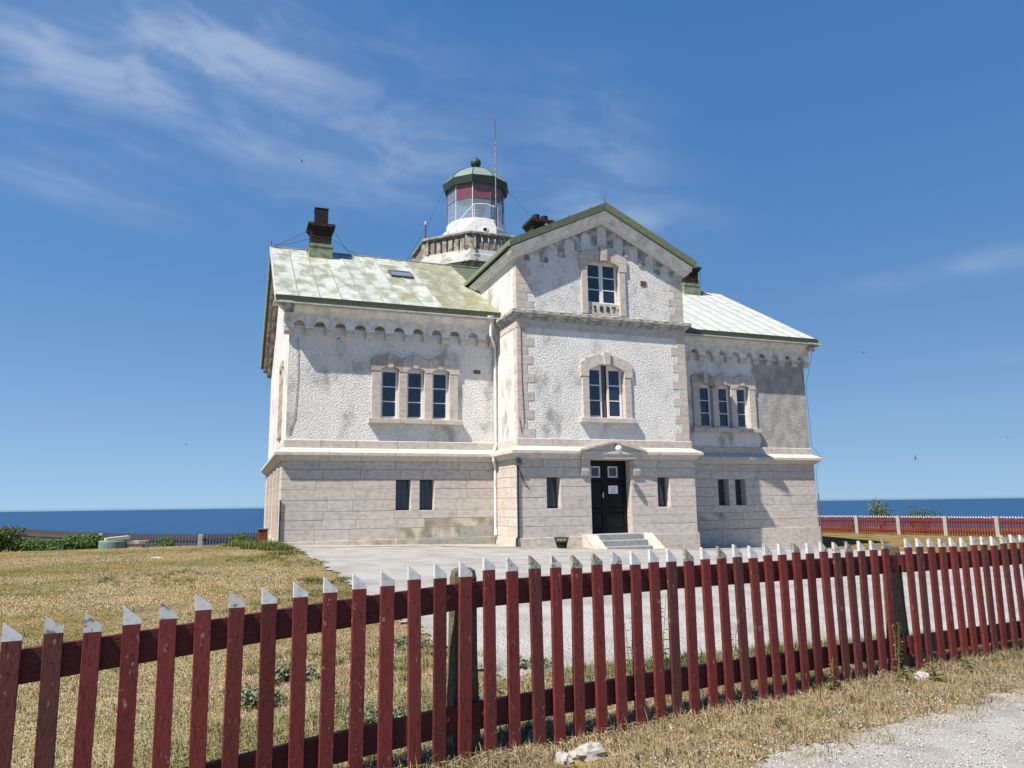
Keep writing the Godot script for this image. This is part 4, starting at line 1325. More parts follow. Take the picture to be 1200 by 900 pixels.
func make_house_details() -> void:
	chimney(-6.42, -7.75, -8.75, 10.6, 11.62, 12.72, [[0.0, -8.2, 0.58, 0.78, 0]])
	chimney(13.5, -8.0, -9.0, 10.6, 11.75, 12.86, [[-0.22, -8.4, 0.26, 0.30, 1], [0.2, -8.6, 0.26, 0.22, 1]])
	chimney(3.42, -5.3, -6.3, 11.0, 12.0, 13.25, [[-0.12, -5.75, 0.36, 0.36, 1], [0.30, -5.75, 0.36, 0.34, 1]])
	# skylight
	var sk := node("skylight", house)
	var f := MB.new()
	for q in [[-3.62, -2.62, 5.5, 5.62], [-3.62, -2.62, 4.62, 4.74], [-3.62, -3.54, 4.74, 5.5], [-2.70, -2.62, 4.74, 5.5]]:
		f.hull8([slope(q[0], q[2], 0.0), slope(q[1], q[2], 0.0), slope(q[1], q[3], 0.0), slope(q[0], q[3], 0.0), slope(q[0], q[2], 0.10), slope(q[1], q[2], 0.10), slope(q[1], q[3], 0.10), slope(q[0], q[3], 0.10)])
	put(f, "frame", M.pipe_grey, sk)
	var gl := MB.new()
	gl.hull8([slope(-3.54, 4.74, 0.05), slope(-2.70, 4.74, 0.05), slope(-2.70, 5.5, 0.05), slope(-3.54, 5.5, 0.05), slope(-3.54, 4.74, 0.075), slope(-2.70, 4.74, 0.075), slope(-2.70, 5.5, 0.075), slope(-3.54, 5.5, 0.075)])
	put(gl, "pane", M.lens, sk)
	# rain pipe of the west wing
	var dp := node("downpipe", house)
	var hp := MB.new()
	hp.lathe([Vector2(0.05, 0.0), Vector2(0.07, 0.08), Vector2(0.13, 0.24), Vector2(0.14, 0.28), Vector2(0.11, 0.28)], Vector3(-0.43, 7.08, -1.72), 12)
	put(hp, "hopper", M.white_metal, dp)
	tube_part("pipe", [Vector3(-0.43, 7.10, -1.72), Vector3(-0.43, 6.55, -1.72)], 0.06, M.white_metal, dp, 10)
	tube_part("pipe_bend", [Vector3(-0.43, 6.58, -1.72), Vector3(-0.40, 6.50, -1.76), Vector3(-0.14, 6.22, -2.14), Vector3(-0.10, 6.12, -2.19)], 0.062, M.white_metal, dp, 10)
	tube_part("pipe", [Vector3(-0.10, 6.14, -2.19), Vector3(-0.10, 2.36, -2.19)], 0.06, M.white_metal, dp, 10)
	tube_part("pipe_bend", [Vector3(-0.10, 2.40, -2.19), Vector3(-0.11, 2.30, -2.16), Vector3(-0.30, 2.03, -1.86), Vector3(-0.31, 1.94, -1.84), Vector3(-0.31, 1.70, -1.84), Vector3(-0.30, 1.62, -1.86), Vector3(-0.17, 1.42, -2.08), Vector3(-0.16, 1.32, -2.12)], 0.062, M.white_metal, dp, 10)
	tube_part("pipe", [Vector3(-0.16, 1.34, -2.12), Vector3(-0.16, -0.98, -2.12)], 0.06, M.white_metal, dp, 10)
	tube_part("outlet_shoe", [Vector3(-0.16, -0.94, -2.12), Vector3(-0.17, -1.06, -2.10), Vector3(-0.22, -1.17, -1.98)], 0.065, M.white_metal, dp, 10)
	for y in [5.4, 4.1, 2.9, 0.8, -0.3]:
		var b := MB.new()
		var zz := -2.19 if y > 2.0 else -2.12
		var xx := -0.10 if y > 2.0 else -0.16
		b.lathe([Vector2(0.075, 0), Vector2(0.075, 0.04)], Vector3(xx, y, zz), 10)
		put(b, "pipe_clip", M.white_metal, dp)
	# vents
	var v := MB.new()
	v.box(Vector3(-0.96, 5.13, ZW - 0.02), Vector3(-0.68, 5.27, ZW + 0.03))
	put(v, "vent_grille", M.pipe_grey, house)
	v = MB.new()
	v.box(Vector3(5.40, 8.66, -0.02), Vector3(5.66, 8.86, 0.025))
	put(v, "vent_brick", M.red_brick, house)
	# cables and conductors at the corners
	tube_part("conductor_cable", [Vector3(-0.10, 1.55, 0.16), Vector3(-0.10, 0.5, 0.145), Vector3(-0.10, -1.12, 0.145), Vector3(-0.20, -1.22, 0.21), Vector3(-0.20, -1.75, 0.215)], 0.036, M.wire, house, 6)
	tube_part("cable_loop", [Vector3(-0.13, 1.50, 0.15), Vector3(0.10, 0.95, 0.125), Vector3(0.30, 0.62, 0.12), Vector3(0.36, 0.55, 0.12), Vector3(0.16, 0.70, 0.12), Vector3(0.02, 1.1, 0.13)], 0.009, M.wire, house, 5)
	var jb := MB.new()
	jb.box(Vector3(-0.20, 1.38, 0.10), Vector3(0.02, 1.60, 0.26))
	put(jb, "junction_box", M.pipe_grey, house)
	tube_part("conductor_cable", [Vector3(XL - 0.10, 0.25, ZW + 0.145), Vector3(XL - 0.10, -1.12, ZW + 0.145), Vector3(XL - 0.13, -1.22, ZW + 0.20), Vector3(XL - 0.13, -1.6, ZW + 0.2)], 0.03, M.wire, house, 6)
	tube_part("cable_loop", [Vector3(XL + 0.32, 6.1, ZW + 0.02), Vector3(XL + 0.36, 4.6, ZW + 0.02), Vector3(XL + 0.30, 3.2, ZW + 0.02), Vector3(XL + 0.12, 2.6, ZW + 0.02)], 0.008, M.wire, house, 5)
	tube_part("cable_loop", [Vector3(0.16, 6.5, 0.03), Vector3(0.17, 4.6, 0.03), Vector3(0.24, 3.0, 0.03), Vector3(0.12, 2.6, 0.03), Vector3(0.06, 3.1, 0.03)], 0.009, M.wire, house, 5)
	tube_part("conductor_cable", [Vector3(X1 - 0.1, 7.3, ZW + 0.4), Vector3(XR + 0.30, 6.3, ZW + 0.1), Vector3(XR + 0.06, 5.4, ZW + 0.03), Vector3(XR + 0.05, 2.5, ZW + 0.1), Vector3(XR + 0.42, 1.9, ZW + 0.3), Vector3(XR + 0.16, 1.5, ZW + 0.14), Vector3(XR + 0.16, -2.1, ZW + 0.14)], 0.008, M.wire, house, 5)
	tube_part("conductor_sleeve", [Vector3(XR + 0.17, 0.3, ZW + 0.14), Vector3(XR + 0.17, -2.0, ZW + 0.14)], 0.03, M.pipe_grey, house, 6)
	tube_part("conductor_cable", [Vector3(W + 0.13, 2.0, -0.1), Vector3(W + 0.13, 1.0, -0.1), Vector3(W + 0.13, -1.6, -0.1)], 0.012, M.wire, house, 5)
	# lightning stays round the west chimney, spikes on the ridges
	for q in [[Vector3(-6.95, 12.35, -7.8), Vector3(-8.45, 11.80, -8.9)], [Vector3(-6.95, 11.95, -7.8), Vector3(-8.45, 11.80, -8.9)], [Vector3(-5.85, 12.45, -7.8), Vector3(-4.95, 11.80, -8.9)], [Vector3(-5.85, 12.0, -7.8), Vector3(-4.6, 11.80, -8.9)],
			[Vector3(14.15, 12.7, -8.1), Vector3(14.6, 11.80, -8.9)]]:
		tube_part("stay_wire", [q[0], (q[0] + q[1]) * 0.5 + Vector3(0, -0.05, 0), q[1]], 0.010, M.wire, house, 4)
	tube_part("ridge_spike", [Vector3(X0 + 0.05, 11.75, RIDGE_Z), Vector3(X0 + 0.02, 12.05, RIDGE_Z)], 0.012, M.wire, house, 4)
	tube_part("ridge_spike", [Vector3(W * 0.5, 11.7, 0.45), Vector3(W * 0.5 - 0.02, 12.02, 0.45)], 0.014, M.wire, house, 4)
	for i in 6:
		var x: float = 1.1 + i * 0.95
		var yy := 11.72 - absf(x - W * 0.5) * (1.98 / (W * 0.5 + 0.4)) + 0.05
		if absf(x - W * 0.5) < 0.3: continue
		var b := MB.new()
		b.box(Vector3(x - 0.03, yy, 0.40), Vector3(x + 0.03, yy + 0.07, 0.5))
		put(b, "verge_clip", M.green_metal, house)
	# pilaster strips and window surround on the west end
	for z in [-3.4, -5.6, -8.4, -11.4]:
		var b := MB.new()
		b.box(Vector3(XL - LO - 0.10, -1.4, z - 0.3), Vector3(XL - LO - 0.005, 1.42, z))
		put(b, "end_pilaster", M.stone[4], house)
	var ws := MB.new()
	for q in [[2.9, 5.5, -5.2, -5.0], [2.9, 5.5, -6.6, -6.4]]:
		ws.box(Vector3(XL - 0.07, q[0], q[2]), Vector3(XL + 0.02, q[1], q[3]))
	ws.box(Vector3(XL - 0.09, 2.72, -6.7), Vector3(XL + 0.02, 2.897, -4.9))
	ws.box(Vector3(XL - 0.08, 5.503, -6.7), Vector3(XL + 0.02, 5.75, -4.9))
	put(ws, "end_window_surround", M.damp_stone, house)

# ------------------------------------------------------------------ tower
func make_tower() -> void:
	var T := TOWER
	var tw := thing("lighthouse_tower", "lighthouse tower with a glazed lantern and green copper dome rising behind the roof", "lighthouse", T + Vector3(0, -2.3, 0))
	var a8 := -PI / 8.0
	var mb := MB.new()
	mb.lathe([Vector2(3.35, -2.6), Vector2(3.35, 12.7)], T, 8, false, a8)
	put(mb, "shaft", M.peeling, tw)
	mb = MB.new()
	mb.lathe([Vector2(3.35, 12.66), Vector2(3.45, 12.9), Vector2(3.72, 13.25), Vector2(3.98, 13.42), Vector2(4.02, 13.46)], T, 8, false, a8)
	put(mb, "gallery_cove", M.balustrade, tw)
	mb = MB.new()
	mb.lathe([Vector2(4.03, 13.465), Vector2(4.03, 13.86), Vector2(3.96, 13.90)], T, 8, false, a8)
	put(mb, "gallery_band", M.peeling, tw)
	mb = MB.new()
	mb.lathe([Vector2(3.94, 13.88), Vector2(3.94, 14.16), Vector2(3.5, 14.17), Vector2(0.0, 14.18)], T, 8, false, a8)
	put(mb, "gallery_floor", M.peeling, tw)
	var bal := node("balustrade", tw)
	mb = MB.new()
	mb.lathe([Vector2(3.58, 15.0), Vector2(4.0, 15.0), Vector2(4.05, 15.06), Vector2(4.05, 15.16), Vector2(3.98, 15.21), Vector2(3.58, 15.21), Vector2(3.58, 15.0)], T, 8, false, a8)
	put(mb, "top_rail", M.balustrade, bal)
	for f in 8:
		var p0 := Vector3(sin(a8 + TAU * f / 8.0), 0, cos(a8 + TAU * f / 8.0)) * 3.80
		var p1 := Vector3(sin(a8 + TAU * (f + 1) / 8.0), 0, cos(a8 + TAU * (f + 1) / 8.0)) * 3.80
		var dir := (p1 - p0).normalized()
		var out := Vector3(-dir.z, 0, dir.x)
		if out.dot(p0) < 0: out = -out
		var pier := MB.new()
		var an := a8 + TAU * f / 8.0
		var rad := Vector3(sin(an), 0, cos(an))
		pier.obox(Transform3D(Basis(Vector3(cos(an), 0, -sin(an)), Vector3.UP, rad), T + rad * 3.74 + Vector3(0, 14.585, 0)), Vector3(0.62, 0.82, 0.30))
		put(pier, "corner_pier", M.balustrade, bal)
		for k in 6:
			var c := T + p0.lerp(p1, (k + 1.25) / 7.5) + Vector3(0, 14.58, 0) - out * 0.02
			var b := MB.new()
			b.obox(Transform3D(Basis(dir, Vector3.UP, out), c), Vector3(0.25, 0.835, 0.22))
			put(b, "baluster", M.balustrade, bal)
	# lantern
	mb = MB.new()
	mb.lathe([Vector2(1.78, 14.1), Vector2(1.78, 15.9)], T, 32)
	put(mb, "lantern_drum", M.white_metal, tw)
	mb = MB.new()
	mb.lathe([Vector2(1.7, 15.88), Vector2(2.10, 15.9), Vector2(2.12, 16.0), Vector2(2.12, 16.22), Vector2(2.04, 16.28), Vector2(1.84, 16.30), Vector2(1.83, 16.80), Vector2(1.80, 16.84), Vector2(1.0, 16.85), Vector2(0.0, 16.85)], T, 40)
	put(mb, "lantern_skirt", M.white_metal, tw)
	var ln := node("lantern", tw)
	var a10 := deg_to_rad(-24.0)
	var RR := 1.78
	for k in 10:
		var x0 := a10 + TAU * k / 10.0
		var x1 := a10 + TAU * (k + 1) / 10.0
		var e0 := Vector3(sin(x0), 0, cos(x0)) * RR
		var e1 := Vector3(sin(x1), 0, cos(x1)) * RR
		for h in [[16.86, 18.12], [18.15, 19.2]]:
			var p := MB.new()
			p.face([T + e0 + Vector3(0, h[0], 0), T + e1 + Vector3(0, h[0], 0), T + e1 + Vector3(0, h[1], 0), T + e0 + Vector3(0, h[1], 0)], e0 + e1)
			var red: bool = h[0] > 18.0 and (k <= 2 or k == 9)
			put(p, "red_pane" if red else "pane", M.red_pane if red else M.lantern_pane, ln)
		tube_part("glazing_bar", [T + e0 * 1.005 + Vector3(0, 16.70, 0), T + e0 * 1.005 + Vector3(0, 19.2, 0)], 0.028, M.pipe_grey if k % 3 else M.white_metal, ln, 6)
		tube_part("transom", [T + e0 * 1.003 + Vector3(0, 18.135, 0), T + e1 * 1.003 + Vector3(0, 18.135, 0)], 0.022, M.pipe_grey, ln, 6)
	var le := MB.new()
	var prof := []
	for i in 15:
		prof.append(Vector2((0.30 + 0.30 * sin(PI * i / 14.0)) * (1.0 if i % 2 == 0 else 0.9), 17.3 + 0.1 * i))
	le.lathe(prof, T, 24)
	put(le, "lens", M.lens, ln)
	var lp := MB.new()
	lp.lathe([Vector2(0.22, 16.7), Vector2(0.18, 17.32)], T, 12)
	put(lp, "lens_pedestal", M.pipe_grey, ln)
	var dm := node("dome", tw)
	mb = MB.new()
	mb.lathe([Vector2(1.74, 19.18), Vector2(1.92, 19.04), Vector2(1.98, 19.06), Vector2(2.10, 19.46), Vector2(2.02, 19.52)], T, 10, false, a10)
	put(mb, "eaves", M.copper_dark, dm)
	mb = MB.new()
	mb.lathe([Vector2(2.06, 19.50), Vector2(1.72, 19.90), Vector2(1.40, 20.16), Vector2(1.02, 20.42), Vector2(0.62, 20.60), Vector2(0.24, 20.70)], T, 10, false, a10)
	put(mb, "roof_plates", M.copper, dm)
	for k in 10:
		var x0 := a10 + TAU * k / 10.0
		var e := Vector3(sin(x0), 0, cos(x0))
		tube_part("rib", [T + e * 2.07 + Vector3(0, 19.51, 0), T + e * 1.73 + Vector3(0, 19.91, 0), T + e * 1.41 + Vector3(0, 20.17, 0), T + e * 1.03 + Vector3(0, 20.43, 0), T + e * 0.63 + Vector3(0, 20.61, 0), T + e * 0.25 + Vector3(0, 20.71, 0)], 0.022, M.copper_dark, dm, 5)
	mb = MB.new()
	mb.lathe([Vector2(0.30, 20.66), Vector2(0.30, 20.76), Vector2(0.20, 20.80), Vector2(0.20, 20.88)], T, 16)
	put(mb, "collar", M.copper_dark, dm)
	mb = MB.new()
	var ball := []
	for i in 13:
		var t := PI * i / 12.0
		ball.append(Vector2(maxf(0.33 * sin(t), 0.002), 21.15 - 0.33 * cos(t)))
	ball.append(Vector2(0.03, 21.53))
	ball.append(Vector2(0.0, 21.66))
	mb.lathe(ball, T, 18)
	put(mb, "ball_finial", M.copper_dark, dm)
	# hatch with a porthole, handrail, mast: on the side that faces the yard
	var d := Vector3(-0.307, 0, 0.952)
	var r := Vector3(0.952, 0, 0.307)
	var h := node("stair_hatch", tw)
	mb = MB.new()
	var o := T + d * 2.75
	mb.prism([Vector2(-0.85, 15.0), Vector2(1.18, 15.0), Vector2(1.18, 15.9), Vector2(0.92, 16.36), Vector2(-0.10, 16.36), Vector2(-0.85, 15.6)], o, r, Vector3.UP, -d * 0.9)
	put(mb, "hatch_hood", M.white_metal, h)
	mb = MB.new()
	for i in 20:
		var t0 := TAU * i / 20.0
		var t1 := TAU * (i + 1) / 20.0
		var c := o + r * 0.52 + Vector3(0, 15.72, 0)
		var v0 := r * cos(t0) + Vector3.UP * sin(t0)
		var v1 := r * cos(t1) + Vector3.UP * sin(t1)
		mb.hull8([c + v0 * 0.115 - d * 0.02, c + v1 * 0.115 - d * 0.02, c + v1 * 0.19 - d * 0.02, c + v0 * 0.19 - d * 0.02, c + v0 * 0.115 + d * 0.05, c + v1 * 0.115 + d * 0.05, c + v1 * 0.19 + d * 0.03, c + v0 * 0.19 + d * 0.03])
	put(mb, "porthole_ring", M.white_metal, h)
	mb = MB.new()
	var disc := []
	for i in 20:
		var t0 := TAU * i / 20.0
		disc.append(o + r * 0.52 + Vector3(0, 15.72, 0) + (r * cos(t0) + Vector3.UP * sin(t0)) * 0.117 + d * 0.006)
	mb.face(disc, d)
	put(mb, "porthole", M.soot, h)
	var hr := node("handrail", tw)
	var hp := [T + d * 2.5 + r * -1.70 + Vector3(0, 15.55, 0), T + d * 2.5 + r * -0.10 + Vector3(0, 17.40, 0), T + d * 2.5 + r * 0.55 + Vector3(0, 17.40, 0), T + d * 2.4 + r * 1.27 + Vector3(0, 17.22, 0)]
	tube_part("rail", hp, 0.03, M.white_metal, hr, 6)
	tube_part("rail_post", [hp[1], hp[1] + Vector3(0, -1.1, 0)], 0.028, M.white_metal, hr, 6)
	tube_part("rail_post", [hp[3], hp[3] + Vector3(0, -1.2, 0)], 0.028, M.white_metal, hr, 6)
	tube_part("rail_post", [hp[0].lerp(hp[1], 0.33), hp[0].lerp(hp[1], 0.33) + Vector3(0, -0.8, 0)], 0.028, M.white_metal, hr, 6)
	var ms := node("mast", tw)
	var mp := T + d * 2.45 + r * 1.17
	tube_part("mast_foot", [mp + Vector3(0, 15.6, 0), mp + Vector3(0, 17.3, 0)], 0.045, M.rust, ms, 6)
	tube_part("mast_pole", [mp + Vector3(0, 17.3, 0), mp + Vector3(0, 21.4, 0)], 0.036, M.mast, ms, 6)
	tube_part("mast_pole", [mp + Vector3(0, 21.4, 0), mp + Vector3(0, 22.75, 0)], 0.022, M.pipe_grey, ms, 6)
	var vb := T + Vector3(sin(-3.0 * PI / 8.0), 0, cos(-3.0 * PI / 8.0)) * 3.85
	tube_part("gallery_lamp_pole", [vb + Vector3(0, 15.2, 0), vb + Vector3(0, 16.1, 0)], 0.04, M.rust, tw, 6)
	tube_part("gallery_lamp_tip", [vb + Vector3(0, 16.1, 0), vb + Vector3(0, 16.3, 0)], 0.05, M.white_metal, tw, 6)
	for q in [[T + r * -2.0 + Vector3(0, 19.3, 0), Vector3(-2.2, 11.85, RIDGE_Z - 0.6)], [T + r * 2.0 + Vector3(0, 19.3, 0), Vector3(8.6, 11.85, RIDGE_Z - 0.6)]]:
		tube_part("stay_wire", [q[0], (q[0] + q[1]) * 0.5 + Vector3(0, -0.25, 0), q[1]], 0.011, M.wire, tw, 4)

# ------------------------------------------------------------------ small things at the house
func make_small_things() -> void:
	var lamp := thing("wall_lamp", "round white globe lamp on the pediment over the door", "lamp", Vector3(3.80, 2.06, 0.47))
	var mb := MB.new()
	var g := []
	for i in 13:
		var t := PI * i / 12.0
		g.append(Vector2(maxf(0.125 * sin(t), 0.001), 2.02 - 0.125 * cos(t)))
	mb.lathe(g, Vector3(3.80, 0, 0.60), 18)
	put(mb, "globe", M.globe, lamp)
	tube_part("bracket", [Vector3(3.80, 2.10, 0.34), Vector3(3.80, 2.20, 0.50), Vector3(3.80, 2.16, 0.60), Vector3(3.80, 2.12, 0.60)], 0.02, M.pipe_grey, lamp, 6)
	# iron flower basket
	var bo := Vector3(1.25, gh(1.25, 0.85) + 0.03, 0.85)
	var bk := thing("flower_basket", "black wrought iron flower basket standing by the steps", "planter", bo)
	for h in [[0.06, 0.17], [0.22, 0.215], [0.36, 0.25]]:
		var ring := []
		for i in 17:
			var t := TAU * i / 16.0
			ring.append(bo + Vector3(cos(t) * h[1], h[0], sin(t) * h[1]))
		tube_part("hoop", ring, 0.016, M.iron, bk, 5)
	for i in 14:
		var t := TAU * i / 14.0
		tube_part("bar", [bo + Vector3(cos(t) * 0.16, 0.02, sin(t) * 0.16), bo + Vector3(cos(t + 0.2) * 0.20, 0.20, sin(t + 0.2) * 0.20), bo + Vector3(cos(t) * 0.25, 0.38, sin(t) * 0.25)], 0.012, M.iron, bk, 4)
	mb = MB.new()
	mb.lathe([Vector2(0.0, 0.03), Vector2(0.15, 0.03), Vector2(0.19, 0.20), Vector2(0.0, 0.22)], bo, 14)
	put(mb, "liner", M.iron, bk)
	for i in 3:
		var t := TAU * (i + 0.2) / 3.0
		mb = MB.new()
		mb.box(bo + Vector3(cos(t) * 0.14 - 0.02, -0.05, sin(t) * 0.14 - 0.02), bo + Vector3(cos(t) * 0.14 + 0.02, 0.05, sin(t) * 0.14 + 0.02))
		put(mb, "foot", M.iron, bk)
	# rusty cabinet at the west end
	var co := Vector3(-8.5, gh(-8.5, -6.4), -6.4)
	var cab := thing("metal_cabinet", "rust red metal cabinet against the west end wall", "cabinet", co)
	mb = MB.new()
	mb.block(co + Vector3(-0.16, -0.4, 0.2), Vector3.RIGHT, Vector3.UP, Vector3.BACK, 0.36, 1.0, 0.5, 0.02)
	put(mb, "body", M.rust, cab)
	mb = MB.new()
	mb.box(co + Vector3(-0.20, 0.60, -0.34), co + Vector3(0.24, 0.64, 0.24))
	put(mb, "lid", M.pipe_grey, cab)
	# capped well on the lawn
	var wo := Vector3(-13.6, gh(-13.6, -5.2), -5.2)
	var wl := thing("capped_well", "low round teal well with a pale stone slab on top", "well", wo)
	mb = MB.new()
	mb.lathe([Vector2(0.46, -0.3), Vector2(0.47, 0.26), Vector2(0.44, 0.30), Vector2(0.0, 0.30)], wo, 20)
	put(mb, "rim", M.teal, wl)
	mb = MB.new()
	mb.obox(Transform3D(Basis(Vector3.UP, 0.3) * Basis(Vector3.BACK, 0.08), wo + Vector3(0.12, 0.37, 0.05)), Vector3(0.75, 0.11, 0.5))
	put(mb, "slab", M.stone_loose, wl)
	mb = MB.new()
	mb.obox(Transform3D(Basis(Vector3.UP, -0.2), wo + Vector3(0.75, 0.22, 0.0)), Vector3(0.75, 0.10, 0.5))
	put(mb, "side_slab", M.balustrade, wl)
	mb = MB.new()
	mb.obox(Transform3D(Basis(Vector3.UP, -0.2), wo + Vector3(0.75, 0.0, 0.0)), Vector3(0.5, 0.35, 0.4))
	put(mb, "side_block", M.damp_stone, wl)

# ------------------------------------------------------------------ fences
const STEP := 0.155
func fence_at(i: float) -> Vector2:
	var p14 := Vector2(-8.44, 20.83)
	if i <= 14.0: return p14 + Vector2(sin(1.456), -cos(1.456)) * (i - 14.0) * STEP
	var b := Vector2(sin(1.418), -cos(1.418))
	if i <= 39.0: return p14 + b * (i - 14.0) * STEP
	if i <= 40.0: return p14 + b * (25.0 + (i - 39.0) * 2.0) * STEP
	return p14 + b * 27.0 * STEP + Vector2(sin(1.4506), -cos(1.4506)) * (i - 40.0) * STEP

func fence_tip(i: float) -> float:
	return ramp(i, [[-12.0, -0.60], [0.0, -0.486], [4.0, -0.433], [8.0, -0.381], [11.0, -0.347], [14.0, -0.314], [24.0, -0.306], [33.0, -0.320], [39.0, -0.336], [51.0, -0.352], [80.0, -0.42]])

func make_fence() -> void:
	var base := fence_at(14.35)
	var f := thing("picket_fence", "maroon picket fence with white slanted tips along the gravel track", "fence", Vector3(base.x, -1.43, base.y))
	for i in range(-16, 88):
		var p := fence_at(i)
		var q := fence_at(i + 0.3)
		var dir := Vector3(q.x - p.x, 0, q.y - p.y).normalized()
		var nr := Vector3(-dir.z, 0, dir.x)
		var y := fence_tip(i) + rng.randf_range(-0.007, 0.007)
		var lean := rng.randf_range(-0.008, 0.012)
		var up := (Vector3.UP + dir * -lean + nr * rng.randf_range(-0.01, 0.01)).normalized()
		var w := 0.074 + rng.randf_range(-0.003, 0.004)
		var th := 0.023
		var cut := w * rng.randf_range(0.90, 1.15)
		var hgt := 1.105 + rng.randf_range(-0.012, 0.02)
		var o := Vector3(p.x, y, p.y) + nr * th * 0.5
		var mb := MB.new()
		mb.block(o - up * hgt, dir, up, nr, w, hgt - cut - 0.006, th, 0.0025)
		var m: Material = pick(M.red)
		if i == 13 or i == 33 or i == 7: m = M.worn_wood
		var pk := put(mb, "picket", m, f)
		mb = MB.new()
		var e := 0.004
		mb.prism([Vector2(0.0, 0.0), Vector2(0.0, -cut - e), Vector2(w, -cut - e), Vector2(w, -cut + 0.010 + rng.randf_range(0.0, 0.012)), Vector2(w * 0.04, 0.0)], o, dir, up, -nr * th)
		var tm: Material = M.tip[0]
		if i in [17, 19, 20, 25, 27, 32, 36, 39]: tm = M.tip[2]
		elif rng.randf() < 0.45 or i in [16, 28]: tm = M.tip[1]
		put(mb, "white_tip", tm, pk)
		for ry in [0.20, 0.87]:     # nail heads
			var c: Vector3 = o - up * (ry + rng.randf_range(-0.02, 0.02)) + dir * w * rng.randf_range(0.4, 0.6)
			mb = MB.new()
			mb.obox(Transform3D(Basis(dir, up, nr), c), Vector3(0.007, 0.007, 0.004))
			put(mb, "nail", M.rust, pk)
	# rails behind the pickets
	for seg in [[-16.5, 14.4], [14.36, 39.7], [39.9, 65.2], [65.2, 88.4]]:
		for rl in [[0.13, 0.145], [0.795, 0.145]]:
			var cuts := [seg[0], seg[1]]
			var A := fence_at(seg[0])
			var B := fence_at(seg[1])
			var dir := Vector3(B.x - A.x, 0, B.y - A.y).normalized()
			var nr := Vector3(-dir.z, 0, dir.x)
			var mb := MB.new()
			var a := Vector3(A.x, fence_tip(seg[0]) - rl[0], A.y) - nr * 0.0135
			var b := Vector3(B.x, fence_tip(seg[1]) - rl[0], B.y) - nr * 0.0135
			if seg[0] == 14.36 or seg[0] == 65.2:
				a -= nr * 0.004; b -= nr * 0.004
			var k := int(maxf(2.0, round((b - a).length() / 0.8)))
			for s in k:
				var s0: Vector3 = a.lerp(b, float(s) / k)
				var s1: Vector3 = a.lerp(b, float(s + 1) / k)
				# follow the line of the tips
				s0.y = fence_tip(lerpf(seg[0], seg[1], float(s) / k)) - rl[0]
				s1.y = fence_tip(lerpf(seg[0], seg[1], float(s + 1) / k)) - rl[0]
				var dn := Vector3(0, -rl[1], 0)
				mb.hull8([s0, s1, s1 + dn, s0 + dn, s0 - nr * 0.045, s1 - nr * 0.045, s1 + dn - nr * 0.045, s0 + dn - nr * 0.045])
			put(mb, "rail", M.rail_red, f)
	# posts
	for pi in [-11.5, 14.55, 39.95, 65.3, 89.0]:
		var p := fence_at(pi)
		var q := fence_at(pi + 0.2)
		var dir := Vector3(q.x - p.x, 0, q.y - p.y).normalized()
		var nr := Vector3(-dir.z, 0, dir.x)
		var top := fence_tip(pi) - 0.055
		var o := Vector3(p.x, 0, p.y) - nr * 0.135
		var mb := MB.new()
		var hw := 0.082
		var secs := []
		for s in [[-2.0, 1.15], [-1.4, 1.1], [top - 0.5, 1.0], [top - 0.06, 0.92], [top - 0.015, 0.8], [top, 0.55]]:
			var ring := []
			for t in 10:
				var an := TAU * t / 10.0
				var k: float = hw * s[1] * (1.0 + 0.06 * sin(t * 2.3 + s[0] * 5.0))
				var sq := 1.0 / maxf(absf(cos(an)), absf(sin(an)))
				var rr: float = k * lerpf(1.0, sq, 0.6)
				ring.append(o + dir * cos(an) * rr + nr * sin(an) * rr * 0.85 + Vector3(0, s[0], 0))
			secs.append(ring)
		for s in secs.size() - 1:
			for t in 10:
				var u := (t + 1) % 10
				mb.face([secs[s][t], secs[s][u], secs[s + 1][u], secs[s + 1][t]], secs[s][t] - o - Vector3(0, secs[s][t].y, 0))
		mb.face(secs[secs.size() - 1], Vector3.UP)
		put(mb, "post", M.post, f)
		if pi > 0.0 and pi < 60.0:
			for yy in [top - 0.145, top - 0.80]:
				for sg in [-0.16, 0.075]:
					var b := MB.new()
					var bc: Vector3 = Vector3(p.x, yy + 0.0, p.y) + dir * sg
					b.lathe([Vector2(0.016, -0.004), Vector2(0.018, 0.0), Vector2(0.0, 0.006)], Vector3.ZERO, 8)
					for vi in b.v.size():
						b.v[vi] = bc + dir * b.v[vi].x - Vector3.UP * b.v[vi].z + nr * (b.v[vi].y * 1.6 - 0.008)
						b.n[vi] = nr
					put(b, "bolt", M.red[2], f)

